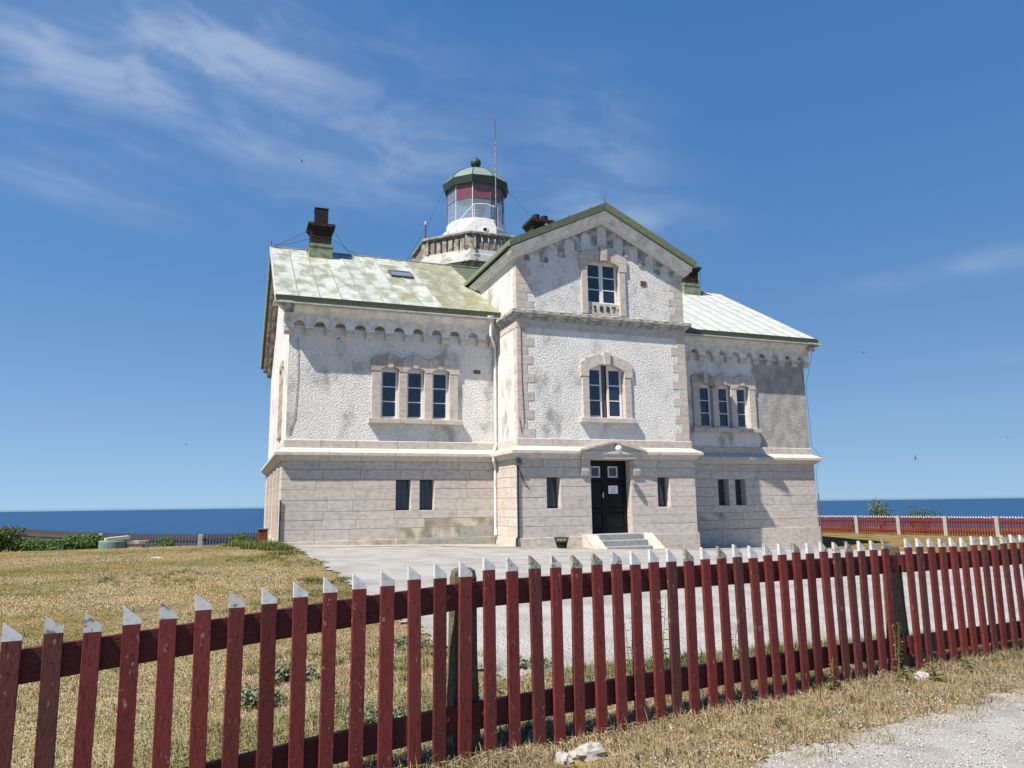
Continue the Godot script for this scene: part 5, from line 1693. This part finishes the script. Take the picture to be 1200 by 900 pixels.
func far_fence(called: String, label: String, pts: Array, base_y: Array, hgt: float, step: float, wood: Material, wood2: Material, tips: Material, post: Material, posts: Array) -> void:
	var f := thing(called, label, "fence", Vector3(pts[0].x, base_y[0], pts[0].y))
	var pm := MB.new()
	pm.box(Vector3(-0.05, 0.0, -0.012), Vector3(0.05, hgt - (0.12 if tips else 0.0), 0.012))
	var pmesh := pm.mesh()
	var tmb := MB.new()
	tmb.prism([Vector2(-0.045, hgt - 0.118), Vector2(0.045, hgt - 0.118), Vector2(0.045, hgt - 0.10), Vector2(-0.04, hgt), Vector2(-0.045, hgt)], Vector3(0, 0, 0.012), Vector3.RIGHT, Vector3.UP, Vector3(0, 0, -0.024))
	var tmesh := tmb.mesh()
	for s in pts.size() - 1:
		var a := Vector3(pts[s].x, base_y[s], pts[s].y)
		var b := Vector3(pts[s + 1].x, base_y[s + 1], pts[s + 1].y)
		var L := Vector2(b.x - a.x, b.z - a.z).length()
		var dir := Vector3(b.x - a.x, 0, b.z - a.z).normalized()
		var nr := Vector3(-dir.z, 0, dir.x)
		var n := int(L / step)
		for i in n:
			var o := MeshInstance3D.new()
			o.mesh = pmesh
			o.material_override = wood if rng.randf() < 0.6 else wood2
			o.name = "picket"
			f.add_child(o, true)
			var t := (i + 0.5) / n
			o.transform = Transform3D(Basis(dir, Vector3.UP, nr), a.lerp(b, t) + Vector3(0, rng.randf_range(-0.015, 0.015), 0) - (f.get_meta("world") as Vector3))
			if tips:
				var q := MeshInstance3D.new()
				q.mesh = tmesh
				q.material_override = tips
				q.name = "white_tip"
				o.add_child(q, true)
		for ry in [hgt * 0.26, hgt * 0.80]:
			var mb := MB.new()
			var dn := Vector3(0, -0.13, 0)
			var r0 := a + Vector3(0, ry, 0) + nr * 0.014
			var r1 := b + Vector3(0, ry, 0) + nr * 0.014
			mb.hull8([r0, r1, r1 + dn, r0 + dn, r0 + nr * 0.045, r1 + nr * 0.045, r1 + dn + nr * 0.045, r0 + dn + nr * 0.045])
			put(mb, "rail", wood, f)
		if s in posts:
			var mb := MB.new()
			mb.block(a - dir * 0.11 + nr * 0.22 + Vector3(0, -0.4, 0), dir, Vector3.UP, nr, 0.22, hgt + 0.38, 0.15, 0.02)
			put(mb, "post", post, f)

func make_far_fences() -> void:
	var P := [Vector2(28.69, -17.83), Vector2(29.1, -16.36), Vector2(29.84, -13.97), Vector2(30.66, -11.35), Vector2(31.51, -8.67), Vector2(32.34, -5.96), Vector2(33.06, -3.19), Vector2(33.75, -0.4)]
	var ys := []
	for p in P: ys.append(gh(p.x, p.y) + 0.05)
	far_fence("boundary_fence", "red picket fence with pale concrete posts along the cliff edge", P, ys, 1.15, 0.145, M.far_red, M.far_red_dark, M.tip[0], M.pale_post, [2, 3, 4, 5, 6])
	var Q := [Vector2(-30.0, -30.0), Vector2(-21.6, -24.6), Vector2(-15.9, -18.9), Vector2(-11.14, -17.98), Vector2(-7.2, -17.9)]
	far_fence("weathered_fence", "weathered grey brown picket fence beyond the dry lawn", Q, [-2.0, -2.05, -2.3, -2.45, -2.45], 1.12, 0.15, M.grey_fence, M.grey_fence, null, M.pale_post, [2, 3])

# ------------------------------------------------------------------ plants
func blade(mb: MB, o: Vector3, az: float, lean: float, h: float, w: float, c0: Color, c1: Color) -> void:
	var d := Vector3(sin(az), 0, cos(az))
	var s := Vector3(cos(az), 0, -sin(az)) * w * 0.5
	var m := o + Vector3(0, h * 0.55, 0) + d * lean * 0.35 * h
	var t := o + Vector3(0, h * maxf(0.25, 1.0 - lean * 0.5), 0) + d * lean * h
	var nn := (d * 0.6 + Vector3.UP).normalized()
	mb.col = c0
	mb.trin(o - s, o + s, m + s * 0.8, nn, nn, nn)
	mb.col = c1
	mb.trin(o - s, m + s * 0.8, m - s * 0.8, nn, nn, nn)
	mb.trin(m - s * 0.8, m + s * 0.8, t, nn, nn, nn)

func clump(n: int, rad: float, h: float, w: float, pal: Array, spread: float) -> ArrayMesh:
	var mb := MB.new()
	mb.coloured = true
	for i in n:
		var a := rng.randf() * TAU
		var r := sqrt(rng.randf()) * rad
		var c: Color = pal[rng.randi() % pal.size()]
		var k := rng.randf_range(0.86, 1.12)
		c = Color(c.r * k, c.g * k, c.b * k)
		blade(mb, Vector3(cos(a) * r, -0.02, sin(a) * r), rng.randf() * TAU, rng.randf_range(0.1, spread), h * rng.randf_range(0.45, 1.15), w * rng.randf_range(0.7, 1.3), c, c)
	return mb.mesh()

func scatter(called: String, label: String, category: String, variants: Array, spots: Array) -> void:
	# one piece of ground cover: every variant takes its share of the spots
	var root := Node3D.new()
	root.name = numbered(called)
	add_child(root)
	tag(root, label, category)
	root.set_meta("kind", "stuff")
	for k in variants.size():
		var mine := []
		for i in range(k, spots.size(), variants.size()): mine.append(spots[i])
		if mine.is_empty(): continue
		var mm := MultiMesh.new()
		mm.transform_format = MultiMesh.TRANSFORM_3D
		mm.use_colors = true
		mm.mesh = variants[k]
		mm.instance_count = mine.size()
		for i in mine.size():
			mm.set_instance_transform(i, mine[i][0])
			mm.set_instance_color(i, mine[i][1])
		var o := MultiMeshInstance3D.new()
		o.multimesh = mm
		o.material_override = M.blade
		o.name = "tufts"
		root.add_child(o, true)

func spot(x: float, z: float, size: float, c: Color) -> Array:
	var b := Basis(Vector3.UP, rng.randf() * TAU).scaled(Vector3(size, size * rng.randf_range(0.75, 1.25), size))
	return [Transform3D(b, Vector3(x, gh(x, z) + bump_noise.get_noise_2d(x * 1.3, z * 1.3) * 0.02, z)), c]

func on_stone(x: float, z: float) -> bool:
	for q in [[-7.70, 20.96, 0.14], [-7.87, 21.0, 0.10], [-4.40, 20.38, 0.12]]:
		if absf(x - q[0]) < q[2] and absf(z - q[1]) < 0.13: return true
	return false

func covered(x: float, z: float) -> bool:
	if in_yard(x, z) > 0.02 + 0.22 * pow(rng.randf(), 4.0) or in_track(x, z) > 0.02: return true
	return x > XL - 0.4 and x < XR + 0.4 and z < ZW + 0.3 and z > ZB - 0.6

func tint(x: float, z: float) -> Color:
	var g := patch_noise.get_noise_2d(x * 0.16, z * 0.22) * 1.1 + patch_noise.get_noise_2d(x * 0.7 + 50.0, z * 0.8) * 0.5 + patch_noise.get_noise_2d(x * 2.6 + 90.0, z * 2.6) * 0.25
	var k := rng.randf_range(0.92, 1.08)
	var c := Color(k, k, k)
	if g > -0.05:
		var t := clampf((g + 0.05) * 1.6, 0.0, 0.85)
		c = c.lerp(Color(0.52, 0.62, 0.38) * k, t)
	elif g < -0.15:
		c = c.lerp(Color(1.12, 1.08, 1.04) * k, clampf((-0.15 - g) * 3.0, 0.0, 1.0))
	return c

func make_grass() -> void:
	var straw := [Color(0.53, 0.43, 0.285), Color(0.48, 0.385, 0.245), Color(0.58, 0.49, 0.355), Color(0.43, 0.34, 0.21), Color(0.39, 0.33, 0.195), Color(0.32, 0.30, 0.16)]
	var green := [Color(0.13, 0.20, 0.055), Color(0.17, 0.23, 0.08), Color(0.10, 0.16, 0.05), Color(0.30, 0.27, 0.11)]
	var short := []
	for i in 8: short.append(clump(44, 0.18, 0.045, 0.005, straw, 1.8))
	var tall := []
	for i in 8: tall.append(clump(34, 0.11, 0.15, 0.0045, straw, 1.25))
	var far := []
	for i in 6: far.append(clump(60, 0.40, 0.045, 0.011, straw, 2.0))
	var lush := []
	for i in 5: lush.append(clump(40, 0.12, 0.20, 0.007, green, 0.8))
	var cam := Vector2(-9.68, 25.0)
	# lawn beyond the fence
	var near := []
	var fars := []
	var n := 0
	while n < 90000:
		n += 1
		var d := 4.0 + 34.0 * pow(rng.randf(), 1.15)
		var az := deg_to_rad(rng.randf_range(-28.0, 32.0))
		var x := cam.x + sin(az) * d
		var z := cam.y - cos(az) * d
		if covered(x, z) or z > 20.6 - (x + 9.5) * 0.1: continue
		if z < -22.0: continue
		if patch_noise.get_noise_2d(x * 0.9 + 200.0, z * 1.1) < -0.38 and rng.randf() < 0.8: continue
		if d < 13.0:
			if near.size() < 26000: near.append(spot(x, z, rng.randf_range(0.7, 1.3), tint(x, z)))
		elif fars.size() < 22000: fars.append(spot(x, z, rng.randf_range(0.6, 1.2), tint(x, z)))
	scatter("lawn_grass", "dry straw coloured lawn between the fence and the house", "grass", short, near)
	scatter("far_lawn_grass", "sunburnt grass on the lawn running down to the sea fence", "grass", far, fars)
	var tufts := []
	while tufts.size() < 900:
		var d := rng.randf_range(4.3, 16.0)
		var az := deg_to_rad(rng.randf_range(-28.0, 20.0))
		var x := cam.x + sin(az) * d
		var z := cam.y - cos(az) * d
		if covered(x, z) or z > 20.5 or patch_noise.get_noise_2d(x * 0.5 + 70.0, z * 0.5) < 0.05: continue
		tufts.append(spot(x, z, rng.randf_range(0.4, 0.95), tint(x, z)))
	scatter("lawn_tufts", "longer dry tufts standing in the lawn", "grass", tall, tufts)
	# strip along both sides of the near fence
	var strip := []
	while strip.size() < 9000:
		var i := rng.randf_range(-8.0, 64.0)
		var p := fence_at(i)
		var off := rng.randf_range(-1.6, 1.0)
		if off > 0.2 and rng.randf() < 0.25: continue
		var x := p.x + rng.randf_range(-0.1, 0.1)
		var z := p.y + off
		if in_track(x, z) > 0.10 + rng.randf() * 0.25 or in_yard(x, z) > 0.02 + rng.randf() * 0.12: continue
		if on_stone(x, z): continue
		strip.append(spot(x, z, rng.randf_range(0.45, 1.05) * (0.8 if off > 0.15 else 1.0), tint(x, z)))
	scatter("verge_grass", "dry seeding grass along the foot of the near fence", "grass", tall, strip)
	var turf := []
	while turf.size() < 7000:
		var x := rng.randf_range(-10.5, 0.5)
		var z := rng.randf_range(19.0, 22.2)
		var t := in_track(x, z)
		if t > 0.06 + rng.randf() * 0.3 * rng.randf() or in_yard(x, z) > 0.02: continue
		if on_stone(x, z): continue
		turf.append(spot(x, z, rng.randf_range(0.35, 0.8), tint(x, z)))
	scatter("verge_turf", "short matted straw at the edge of the gravel track", "grass", short, turf)
	# greener growth
	var lushes := []
	for q in [[-8.6, -1.6, 0.7, 90, 1.6], [-8.3, -0.2, 0.5, 50, 1.2], [-8.1, 2.0, 0.6, 40, 0.8], [-7.9, 6.0, 0.7, 40, 0.6], [-8.0, 10.5, 0.5, 40, 0.6], [-9.0, 14.0, 0.8, 50, 0.5], [-8.9, 17.6, 0.6, 60, 0.5], [-7.9, 18.4, 0.5, 60, 0.55], [-6.6, 19.4, 0.6, 90, 0.7], [-5.5, 19.5, 0.7, 110, 0.8], [-4.6, 19.4, 0.5, 90, 0.8], [-6.1, 19.5, 0.4, 60, 1.0], [-10.6, 16.0, 0.8, 40, 0.4], [-9.3, -3.5, 0.6, 60, 1.3],
			[-11.0, 8.0, 1.2, 50, 0.6], [-9.0, 4.0, 0.8, 40, 0.6], [-7.6, 20.2, 0.35, 50, 0.5], [-8.3, 20.2, 0.35, 50, 0.6]]:
		for i in q[3]:
			var a := rng.randf() * TAU
			var r: float = sqrt(rng.randf()) * q[2]
			var x: float = q[0] + cos(a) * r
			var z: float = q[1] + sin(a) * r * 1.3
			if covered(x, z) and in_yard(x, z) > 0.15: continue
			lushes.append(spot(x, z, q[4] * rng.randf_range(0.6, 1.2), Color(1, 1, 1) * rng.randf_range(0.8, 1.15)))
	scatter("green_grass", "patches of greener grass along the yard edge and house corner", "grass", lush, lushes)
	# the far side east of the house
	var east := []
	while east.size() < 6000:
		var x := rng.randf_range(15.2, 40.0)
		var z := rng.randf_range(-24.0, 12.0)
		if covered(x, z): continue
		east.append(spot(x, z, rng.randf_range(0.5, 0.9), tint(x, z)))
	scatter("east_grass", "pale dry grass between the house and the red boundary fence", "grass", far, east)

func leaf_cloud(mb: MB, centre: Vector3, rad: Vector3, n: int, size: float, pal: Array) -> void:
	for i in n:
		var v := Vector3(rng.randfn(), rng.randfn(), rng.randfn()).normalized() * pow(rng.randf(), 0.45)
		var p := centre + v * rad
		var nn := (v + Vector3(rng.randfn(), rng.randfn() + 0.6, rng.randfn()) * 0.6).normalized()
		var a := nn.cross(Vector3(rng.randfn(), rng.randfn(), rng.randfn())).normalized()
		var b := nn.cross(a)
		var s := size * rng.randf_range(0.6, 1.3)
		var c: Color = pal[rng.randi() % pal.size()]
		var k := rng.randf_range(0.75, 1.25)
		mb.col = Color(c.r * k, c.g * k, c.b * k)
		mb.trin(p - a * s, p + b * s * 0.45, p + a * s, nn, nn, nn)
		mb.trin(p - a * s, p + a * s, p - b * s * 0.45, nn, nn, nn)

func shrub(at: Vector3, w: float, h: float, n: int, leaf: float, pal: Array, called: String, label: String, group := "") -> void:
	var t := thing(called, label, "shrub", at, group)
	var mb := MB.new()
	mb.coloured = true
	var lobes := 5 + int(w * 2.0)
	for i in lobes:
		var a := rng.randf() * TAU
		var r := sqrt(rng.randf()) * w * 0.36
		var y := h * rng.randf_range(0.3, 0.68)
		leaf_cloud(mb, at + Vector3(cos(a) * r, y, sin(a) * r * 0.7), Vector3(w * 0.26, h * 0.32, w * 0.22) * rng.randf_range(0.7, 1.15), n / lobes, leaf, pal)
	put(mb, "foliage", M.leaf, t)
	var st := MB.new()
	for i in 6:
		var a := TAU * i / 6.0 + rng.randf()
		var e := at + Vector3(cos(a) * w * 0.28, h * rng.randf_range(0.5, 0.8), sin(a) * w * 0.2)
		st.tube([at + Vector3(cos(a) * 0.05, -0.15, sin(a) * 0.05), at.lerp(e, 0.5) + Vector3(0, h * 0.08, 0), e], 0.03, 5, 0.008)
	put(st, "stems", M.bark, t)

func weed(at: Vector3, h: float, label: String) -> void:
	var t := thing("weed", label, "weed", at, "weeds along the near fence")
	var st := MB.new()
	st.coloured = true
	var lf := MB.new()
	lf.coloured = true
	for k in 3:
		var a := rng.randf() * TAU
		var pts := []
		for i in 5:
			pts.append(at + Vector3(cos(a) * 0.10 * i / 4.0 * h, -0.03 + h * rng.randf_range(0.92, 1.05) * i / 4.0, sin(a) * 0.10 * i / 4.0 * h) + Vector3(rng.randf_range(-0.006, 0.006), 0, rng.randf_range(-0.006, 0.006)))
		st.col = Color(0.16, 0.17, 0.07)
		st.tube(pts, 0.0045, 5, 0.0015)
		for i in 12:
			var u := rng.randf_range(0.05, 0.98)
			var seg: int = mini(3, int(u * 4.0))
			var p: Vector3 = pts[seg].lerp(pts[seg + 1], u * 4.0 - seg)
			var az := rng.randf() * TAU
			var L := lerpf(0.10, 0.03, u) * rng.randf_range(0.7, 1.2)
			lf.col = Color(0.12, 0.16, 0.06) * rng.randf_range(0.7, 1.3) if rng.randf() < 0.75 else Color(0.30, 0.25, 0.12)
			var d := Vector3(cos(az), 0.4, sin(az)).normalized()
			var s := d.cross(Vector3.UP).normalized() * L * 0.16
			var m := p + d * L * 0.5
			var e := p + d * L + Vector3(0, -L * 0.25, 0)
			var nn := d.cross(s).normalized()
			lf.trin(p, m + s, e, nn, nn, nn)
			lf.trin(p, e, m - s, nn, nn, nn)
	put(st, "stalks", M.leaf, t)
	put(lf, "leaves", M.leaf, t)

func rock(at: Vector3, s: Vector3, label: String, called := "loose_stone") -> void:
	var nz := FastNoiseLite.new()
	nz.seed = rng.randi() % 1000
	nz.frequency = 1.3
	var mb := MB.new()
	var P := []
	var rings := 10
	var seg := 16
	for i in rings + 1:
		var row := []
		for j in seg:
			var t := PI * i / rings
			var a := TAU * j / seg
			var v := Vector3(sin(t) * cos(a), cos(t), sin(t) * sin(a))
			var k := 1.0 + nz.get_noise_3dv(v * 0.8) * 0.6 + nz.get_noise_3dv(v * 2.2) * 0.16
			v = v * k
			v.y = v.y * 0.9 - 0.15
			row.append(at + v * s)
		P.append(row)
	for i in rings:
		for j in seg:
			var q := (j + 1) % seg
			var f := [P[i][j], P[i][q], P[i + 1][q], P[i + 1][j]]
			mb.face(f, (f[0] + f[2]) * 0.5 - at)
	var o := put(mb, called, M.stone_loose, self)
	tag(o, label, "stone", "")

func make_plants() -> void:
	var dark := [Color(0.055, 0.085, 0.028), Color(0.075, 0.11, 0.035), Color(0.045, 0.07, 0.025), Color(0.10, 0.12, 0.045)]
	var mid := [Color(0.075, 0.14, 0.035), Color(0.10, 0.17, 0.045), Color(0.06, 0.11, 0.03)]
	var grey := [Color(0.10, 0.15, 0.08), Color(0.13, 0.17, 0.10), Color(0.08, 0.12, 0.06)]
	var g := "shrubs at the edge of the lawn"
	for q in [[-17.6, -7.0, 2.2, 1.25, "dark shrub cut off by the edge of the lawn, tallest of the row"], [-15.9, -6.8, 2.4, 0.72, "broad low shrub next to the tallest one"], [-14.9, -7.6, 2.2, 0.85, "leafy shrub in the middle of the row before the grey fence"], [-13.9, -8.6, 1.9, 0.70, "rounded shrub behind the capped well"], [-13.0, -9.6, 1.5, 0.55, "small dark shrub at the well end of the row"]]:
		shrub(Vector3(q[0], gh(q[0], q[1]) - 0.05, q[1]), q[2], q[3], 2200, 0.055, mid if q[0] > -17.0 else dark, "lawn_shrub", q[4], g)
	shrub(Vector3(-12.3, gh(-12.3, -12.6) - 0.05, -12.6), 1.6, 1.15, 1500, 0.06, mid, "lawn_shrub", "bright green bush alone in front of the grey fence", g)
	shrub(Vector3(-9.15, gh(-9.15, -9.8) - 0.05, -9.8), 1.3, 1.0, 900, 0.055, mid, "lawn_shrub", "green shrub by the rusty cabinet at the house end", g)
	for q in [[-22.0, -25.0, 2.5, 1.0], [-10.0, -16.6, 1.0, 0.5]]:
		shrub(Vector3(q[0], gh(q[0], q[1]) - 0.05, q[1]), q[2], q[3], 700, 0.06, dark, "lawn_shrub", "scrubby bush against the grey picket fence" if q[0] > -15.0 else "distant scrub where the grey fence runs out to sea", g)
	shrub(Vector3(33.0, gh(33.0, -14.9) - 0.1, -14.9), 2.3, 2.75, 1100, 0.075, grey, "cliff_tree", "small wind-blown tree showing above the red boundary fence")
	shrub(Vector3(34.6, gh(34.6, -12.9) - 0.1, -12.9), 2.6, 2.0, 900, 0.075, dark, "cliff_tree", "low dark bush just topping the red boundary fence")
	shrub(Vector3(32.2, gh(32.2, -16.6) - 0.1, -16.6), 1.4, 0.9, 400, 0.07, grey, "cliff_tree", "grey green scrub behind the red fence near the house corner")
	var sage := [Color(0.19, 0.24, 0.16), Color(0.15, 0.20, 0.12), Color(0.23, 0.27, 0.20), Color(0.12, 0.17, 0.07)]
	for q in [[-9.40, 18.95, 0.55, 0.20, "broad grey green herb on the lawn between the fence pickets"], [-9.15, 18.25, 0.45, 0.16, "smaller grey green herb just behind the broad one"], [-7.98, 17.4, 0.5, 0.18, "green herb at the corner where lawn meets gravel"], [-7.2, 18.78, 0.55, 0.17, "grey green herb at the front edge of the gravel yard"], [-8.0, 20.05, 0.5, 0.24, "leafy herb at the foot of the lichened post"], [-8.75, 19.95, 0.45, 0.20, "grey herb just left of the lichened post"], [-6.0, 19.35, 0.6, 0.20, "dark green herb behind the tall weeds"]]:
		shrub(Vector3(q[0], gh(q[0], q[1]) - 0.03, q[1]), q[2], q[3], 520, 0.020, sage, "low_herb", q[4], "herbs in the dry grass")
	var fo := Vector3(-8.95, gh(-8.95, 19.62), 19.62)
	var fl := thing("yellow_flowers", "tuft of small yellow flowers behind the lower fence rail", "flowers", fo)
	var fs := MB.new()
	fs.coloured = true
	var fh := MB.new()
	fh.coloured = true
	for i in 26:
		var p := fo + Vector3(rng.randfn() * 0.07, 0, rng.randfn() * 0.07)
		var h := rng.randf_range(0.10, 0.19)
		fs.col = Color(0.15, 0.19, 0.06)
		fs.tube([p + Vector3(0, -0.02, 0), p + Vector3(rng.randf_range(-0.02, 0.02), h, rng.randf_range(-0.02, 0.02))], 0.0018, 4)
		fh.col = Color(0.72, 0.52, 0.03)
		var c := p + Vector3(0, h, 0)
		for k in 6:
			var a := TAU * k / 6.0
			var d := Vector3(cos(a), 0.3, sin(a)) * 0.014
			var e := Vector3(-sin(a), 0, cos(a)) * 0.005
			fh.trin(c, c + d + e, c + d - e, Vector3.UP, Vector3.UP, Vector3.UP)
	put(fs, "stalks", M.leaf, fl)
	put(fh, "petals", M.leaf, fl)
	var ws := [[-6.62, 19.55, 0.55, "tall weed behind the middle of the near fence"], [-6.25, 19.4, 0.75, "tallest dark weed behind the near fence"], [-5.75, 19.7, 0.45, "thin weed at the gravel edge behind the fence"], [-4.75, 20.42, 0.50, "thin flowering weed in front of the second post"], [-5.45, 20.46, 0.30, "small weed in front of the pickets"], [-3.92, 20.33, 0.20, "low weed past the white stone"], [-4.38, 20.42, 0.16, "leafy weed just before the white stone"], [-6.35, 20.95, 0.12, "low weed on the verge by the track"]]
	for q in ws:
		weed(Vector3(q[0], gh(q[0], q[1]), q[1]), q[2], q[3])
	rock(Vector3(-7.70, -1.415, 20.92), Vector3(0.105, 0.06, 0.07), "largest pale loose stone on the verge by the fence")
	rock(Vector3(-7.87, -1.42, 20.96), Vector3(0.05, 0.045, 0.045), "small pale stone beside the largest one")
	rock(Vector3(-4.40, -1.415, 20.33), Vector3(0.08, 0.045, 0.05), "white stone at the foot of the second fence post")
	rock(Vector3(-6.89, -1.44, 20.95), Vector3(0.03, 0.025, 0.03), "single small stone in the straw")
	rock(Vector3(-6.2, -1.45, 21.17), Vector3(0.02, 0.018, 0.02), "little stone at the track edge")
	rock(Vector3(-11.6, gh(-11.6, 1.5), 1.5), Vector3(0.16, 0.05, 0.12), "flat pale stone lying in the middle of the lawn")
	# loose stones of the track and yard
	var pb := []
	for k in 5:
		var mb := MB.new()
		mb.coloured = true
		for i in 9:
			var c := Vector3(rng.randf_range(-0.15, 0.15), 0.0, rng.randf_range(-0.15, 0.15))
			var s := rng.randf_range(0.004, 0.013)
			var kk := rng.randf_range(0.75, 1.2)
			mb.col = Color(kk, kk, kk)
			mb.obox(Transform3D(Basis(Vector3(rng.randfn(), rng.randfn(), rng.randfn()).normalized(), rng.randf() * TAU), c), Vector3(s * 1.5, s, s * 1.2) * 0.62)
		pb.append(mb.mesh())
	var spots := []
	while spots.size() < 2600:
		var x := rng.randf_range(-8.5, 0.5)
		var z := rng.randf_range(20.4, 22.6)
		var t := in_track(x, z)
		if t < -0.35 or t < 0.0 and rng.randf() < 0.7: continue
		var b := Basis(Vector3.UP, rng.randf() * TAU).scaled(Vector3.ONE * rng.randf_range(0.6, 1.2))
		spots.append([Transform3D(b, Vector3(x, gh(x, z) + 0.032 + bump_noise.get_noise_2d(x * 1.3, z * 1.3) * 0.012, z)), Color.WHITE])
	var root := Node3D.new()
	root.name = "pebbles"
	add_child(root)
	tag(root, "loose limestone chips on the gravel track", "pebbles")
	root.set_meta("kind", "stuff")
	for k in pb.size():
		var mine := []
		for i in range(k, spots.size(), pb.size()): mine.append(spots[i])
		var mm := MultiMesh.new()
		mm.transform_format = MultiMesh.TRANSFORM_3D
		mm.use_colors = true
		mm.mesh = pb[k]
		mm.instance_count = mine.size()
		for i in mine.size():
			mm.set_instance_transform(i, mine[i][0])
			mm.set_instance_color(i, mine[i][1])
		var o := MultiMeshInstance3D.new()
		o.multimesh = mm
		o.material_override = M.pebble
		o.name = "chips"
		root.add_child(o, true)

func bird(at: Vector3, span: float, yaw: float, bank: float, label: String) -> void:
	var mb := MB.new()
	var B := Basis(Vector3.UP, yaw) * Basis(Vector3.BACK, bank)
	var L := span * 0.5
	var prof := [Vector2(0.0, -0.5), Vector2(0.05, -0.42), Vector2(0.10, -0.2), Vector2(0.11, 0.0), Vector2(0.06, 0.25), Vector2(0.02, 0.42)]
	for i in prof.size() - 1:
		for k in 8:
			var a0 := TAU * k / 8.0
			var a1 := TAU * (k + 1) / 8.0
			var q := [Vector3(cos(a0) * prof[i].x, sin(a0) * prof[i].x, prof[i].y), Vector3(cos(a1) * prof[i].x, sin(a1) * prof[i].x, prof[i].y), Vector3(cos(a1) * prof[i + 1].x, sin(a1) * prof[i + 1].x, prof[i + 1].y), Vector3(cos(a0) * prof[i + 1].x, sin(a0) * prof[i + 1].x, prof[i + 1].y)]
			var f := []
			for p in q: f.append(at + B * (p * L))
			mb.face(f, f[0] + f[2] - at * 2.0)
	for sg in [-1.0, 1.0]:     # scythe wings
		var pts := [Vector3(0.06 * sg, 0.03, -0.22), Vector3(0.5 * sg, 0.16, -0.26), Vector3(1.0 * sg, 0.10, 0.15), Vector3(0.5 * sg, 0.12, 0.0), Vector3(0.06 * sg, 0.0, 0.08)]
		for s in [0.02, -0.02]:
			var f := []
			for p in pts: f.append(at + B * ((p + Vector3(0, s, 0)) * L))
			mb.face([f[0], f[1], f[3], f[4]], B * Vector3(0, s, 0))
			mb.face([f[1], f[2], f[3]], B * Vector3(0, s, 0))
	for sg in [-1.0, 1.0]:     # forked tail
		mb.face([at + B * (Vector3(0.02 * sg, 0, 0.38) * L), at + B * (Vector3(0.16 * sg, 0, 0.78) * L), at + B * (Vector3(0.0, 0.01, 0.46) * L)], B * Vector3.UP)
	var o := put(mb, "bird", M.bird, self)
	tag(o, label, "bird", "swallows flying round the house")

func _ready() -> void:
	# camera
	var cam := Camera3D.new()
	cam.name = "camera"
	cam.position = Vector3(-9.6806, 0.0, 25.0)
	cam.rotation = Vector3(0.1624, -0.3619, -0.0135)
	cam.fov = 55.18
	cam.near = 0.05
	cam.far = 40000.0
	add_child(cam)
	cam.current = true
	# sky, exposure
	var env := Environment.new()
	env.background_mode = Environment.BG_SKY
	env.sky = Sky.new()
	env.sky.sky_material = make_sky()
	env.tonemap_mode = Environment.TONE_MAPPER_LINEAR
	env.tonemap_exposure = 1.62
	env.sdfgi_enabled = true
	env.ssao_enabled = true
	env.ssil_enabled = true
	var we := WorldEnvironment.new()
	we.environment = env
	add_child(we)
	# high sun from the west side of the front
	var sun := DirectionalLight3D.new()
	sun.name = "sun"
	sun.light_energy = 1.6
	sun.light_color = Color(1.0, 0.965, 0.91)
	sun.light_angular_distance = 0.5
	sun.shadow_enabled = true
	add_child(sun)
	sun.look_at_from_position(Vector3.ZERO, Vector3(5.7, -8.45, -2.48), Vector3.UP)
	rng.seed = 20240611
	bump_noise.seed = 2
	bump_noise.frequency = 1.0
	patch_noise.seed = 6
	patch_noise.frequency = 1.0
	make_materials()
	make_ground()
	make_house()
	make_tower()
	make_fence()
	make_far_fences()
	make_small_things()
	make_plants()
	make_grass()
	bird(Vector3(-6.99, 4.82, 3.7), 0.30, 0.9, 0.35, "dark swallow gliding in front of the white wall")
	bird(Vector3(10.39, 4.99, 6.13), 0.26, -0.6, -0.3, "swallow in the blue sky beside the house")
	bird(Vector3(20.63, 1.91, -1.03), 0.30, 0.3, 1.0, "swallow low over the sea past the house corner")
	bird(Vector3(26.96, 3.0, -0.95), 0.24, -0.2, 0.2, "swallow above the end of the red boundary fence")
	bird(Vector3(-13.08, 4.72, -34.72), 0.45, 0.8, 0.2, "swallow low over the sea beyond the lawn")
	bird(Vector3(-5.88, 25.73, -29.07), 0.45, 1.1, -0.2, "swallow highest in the sky under the thin cloud")
	clean_meta(self)
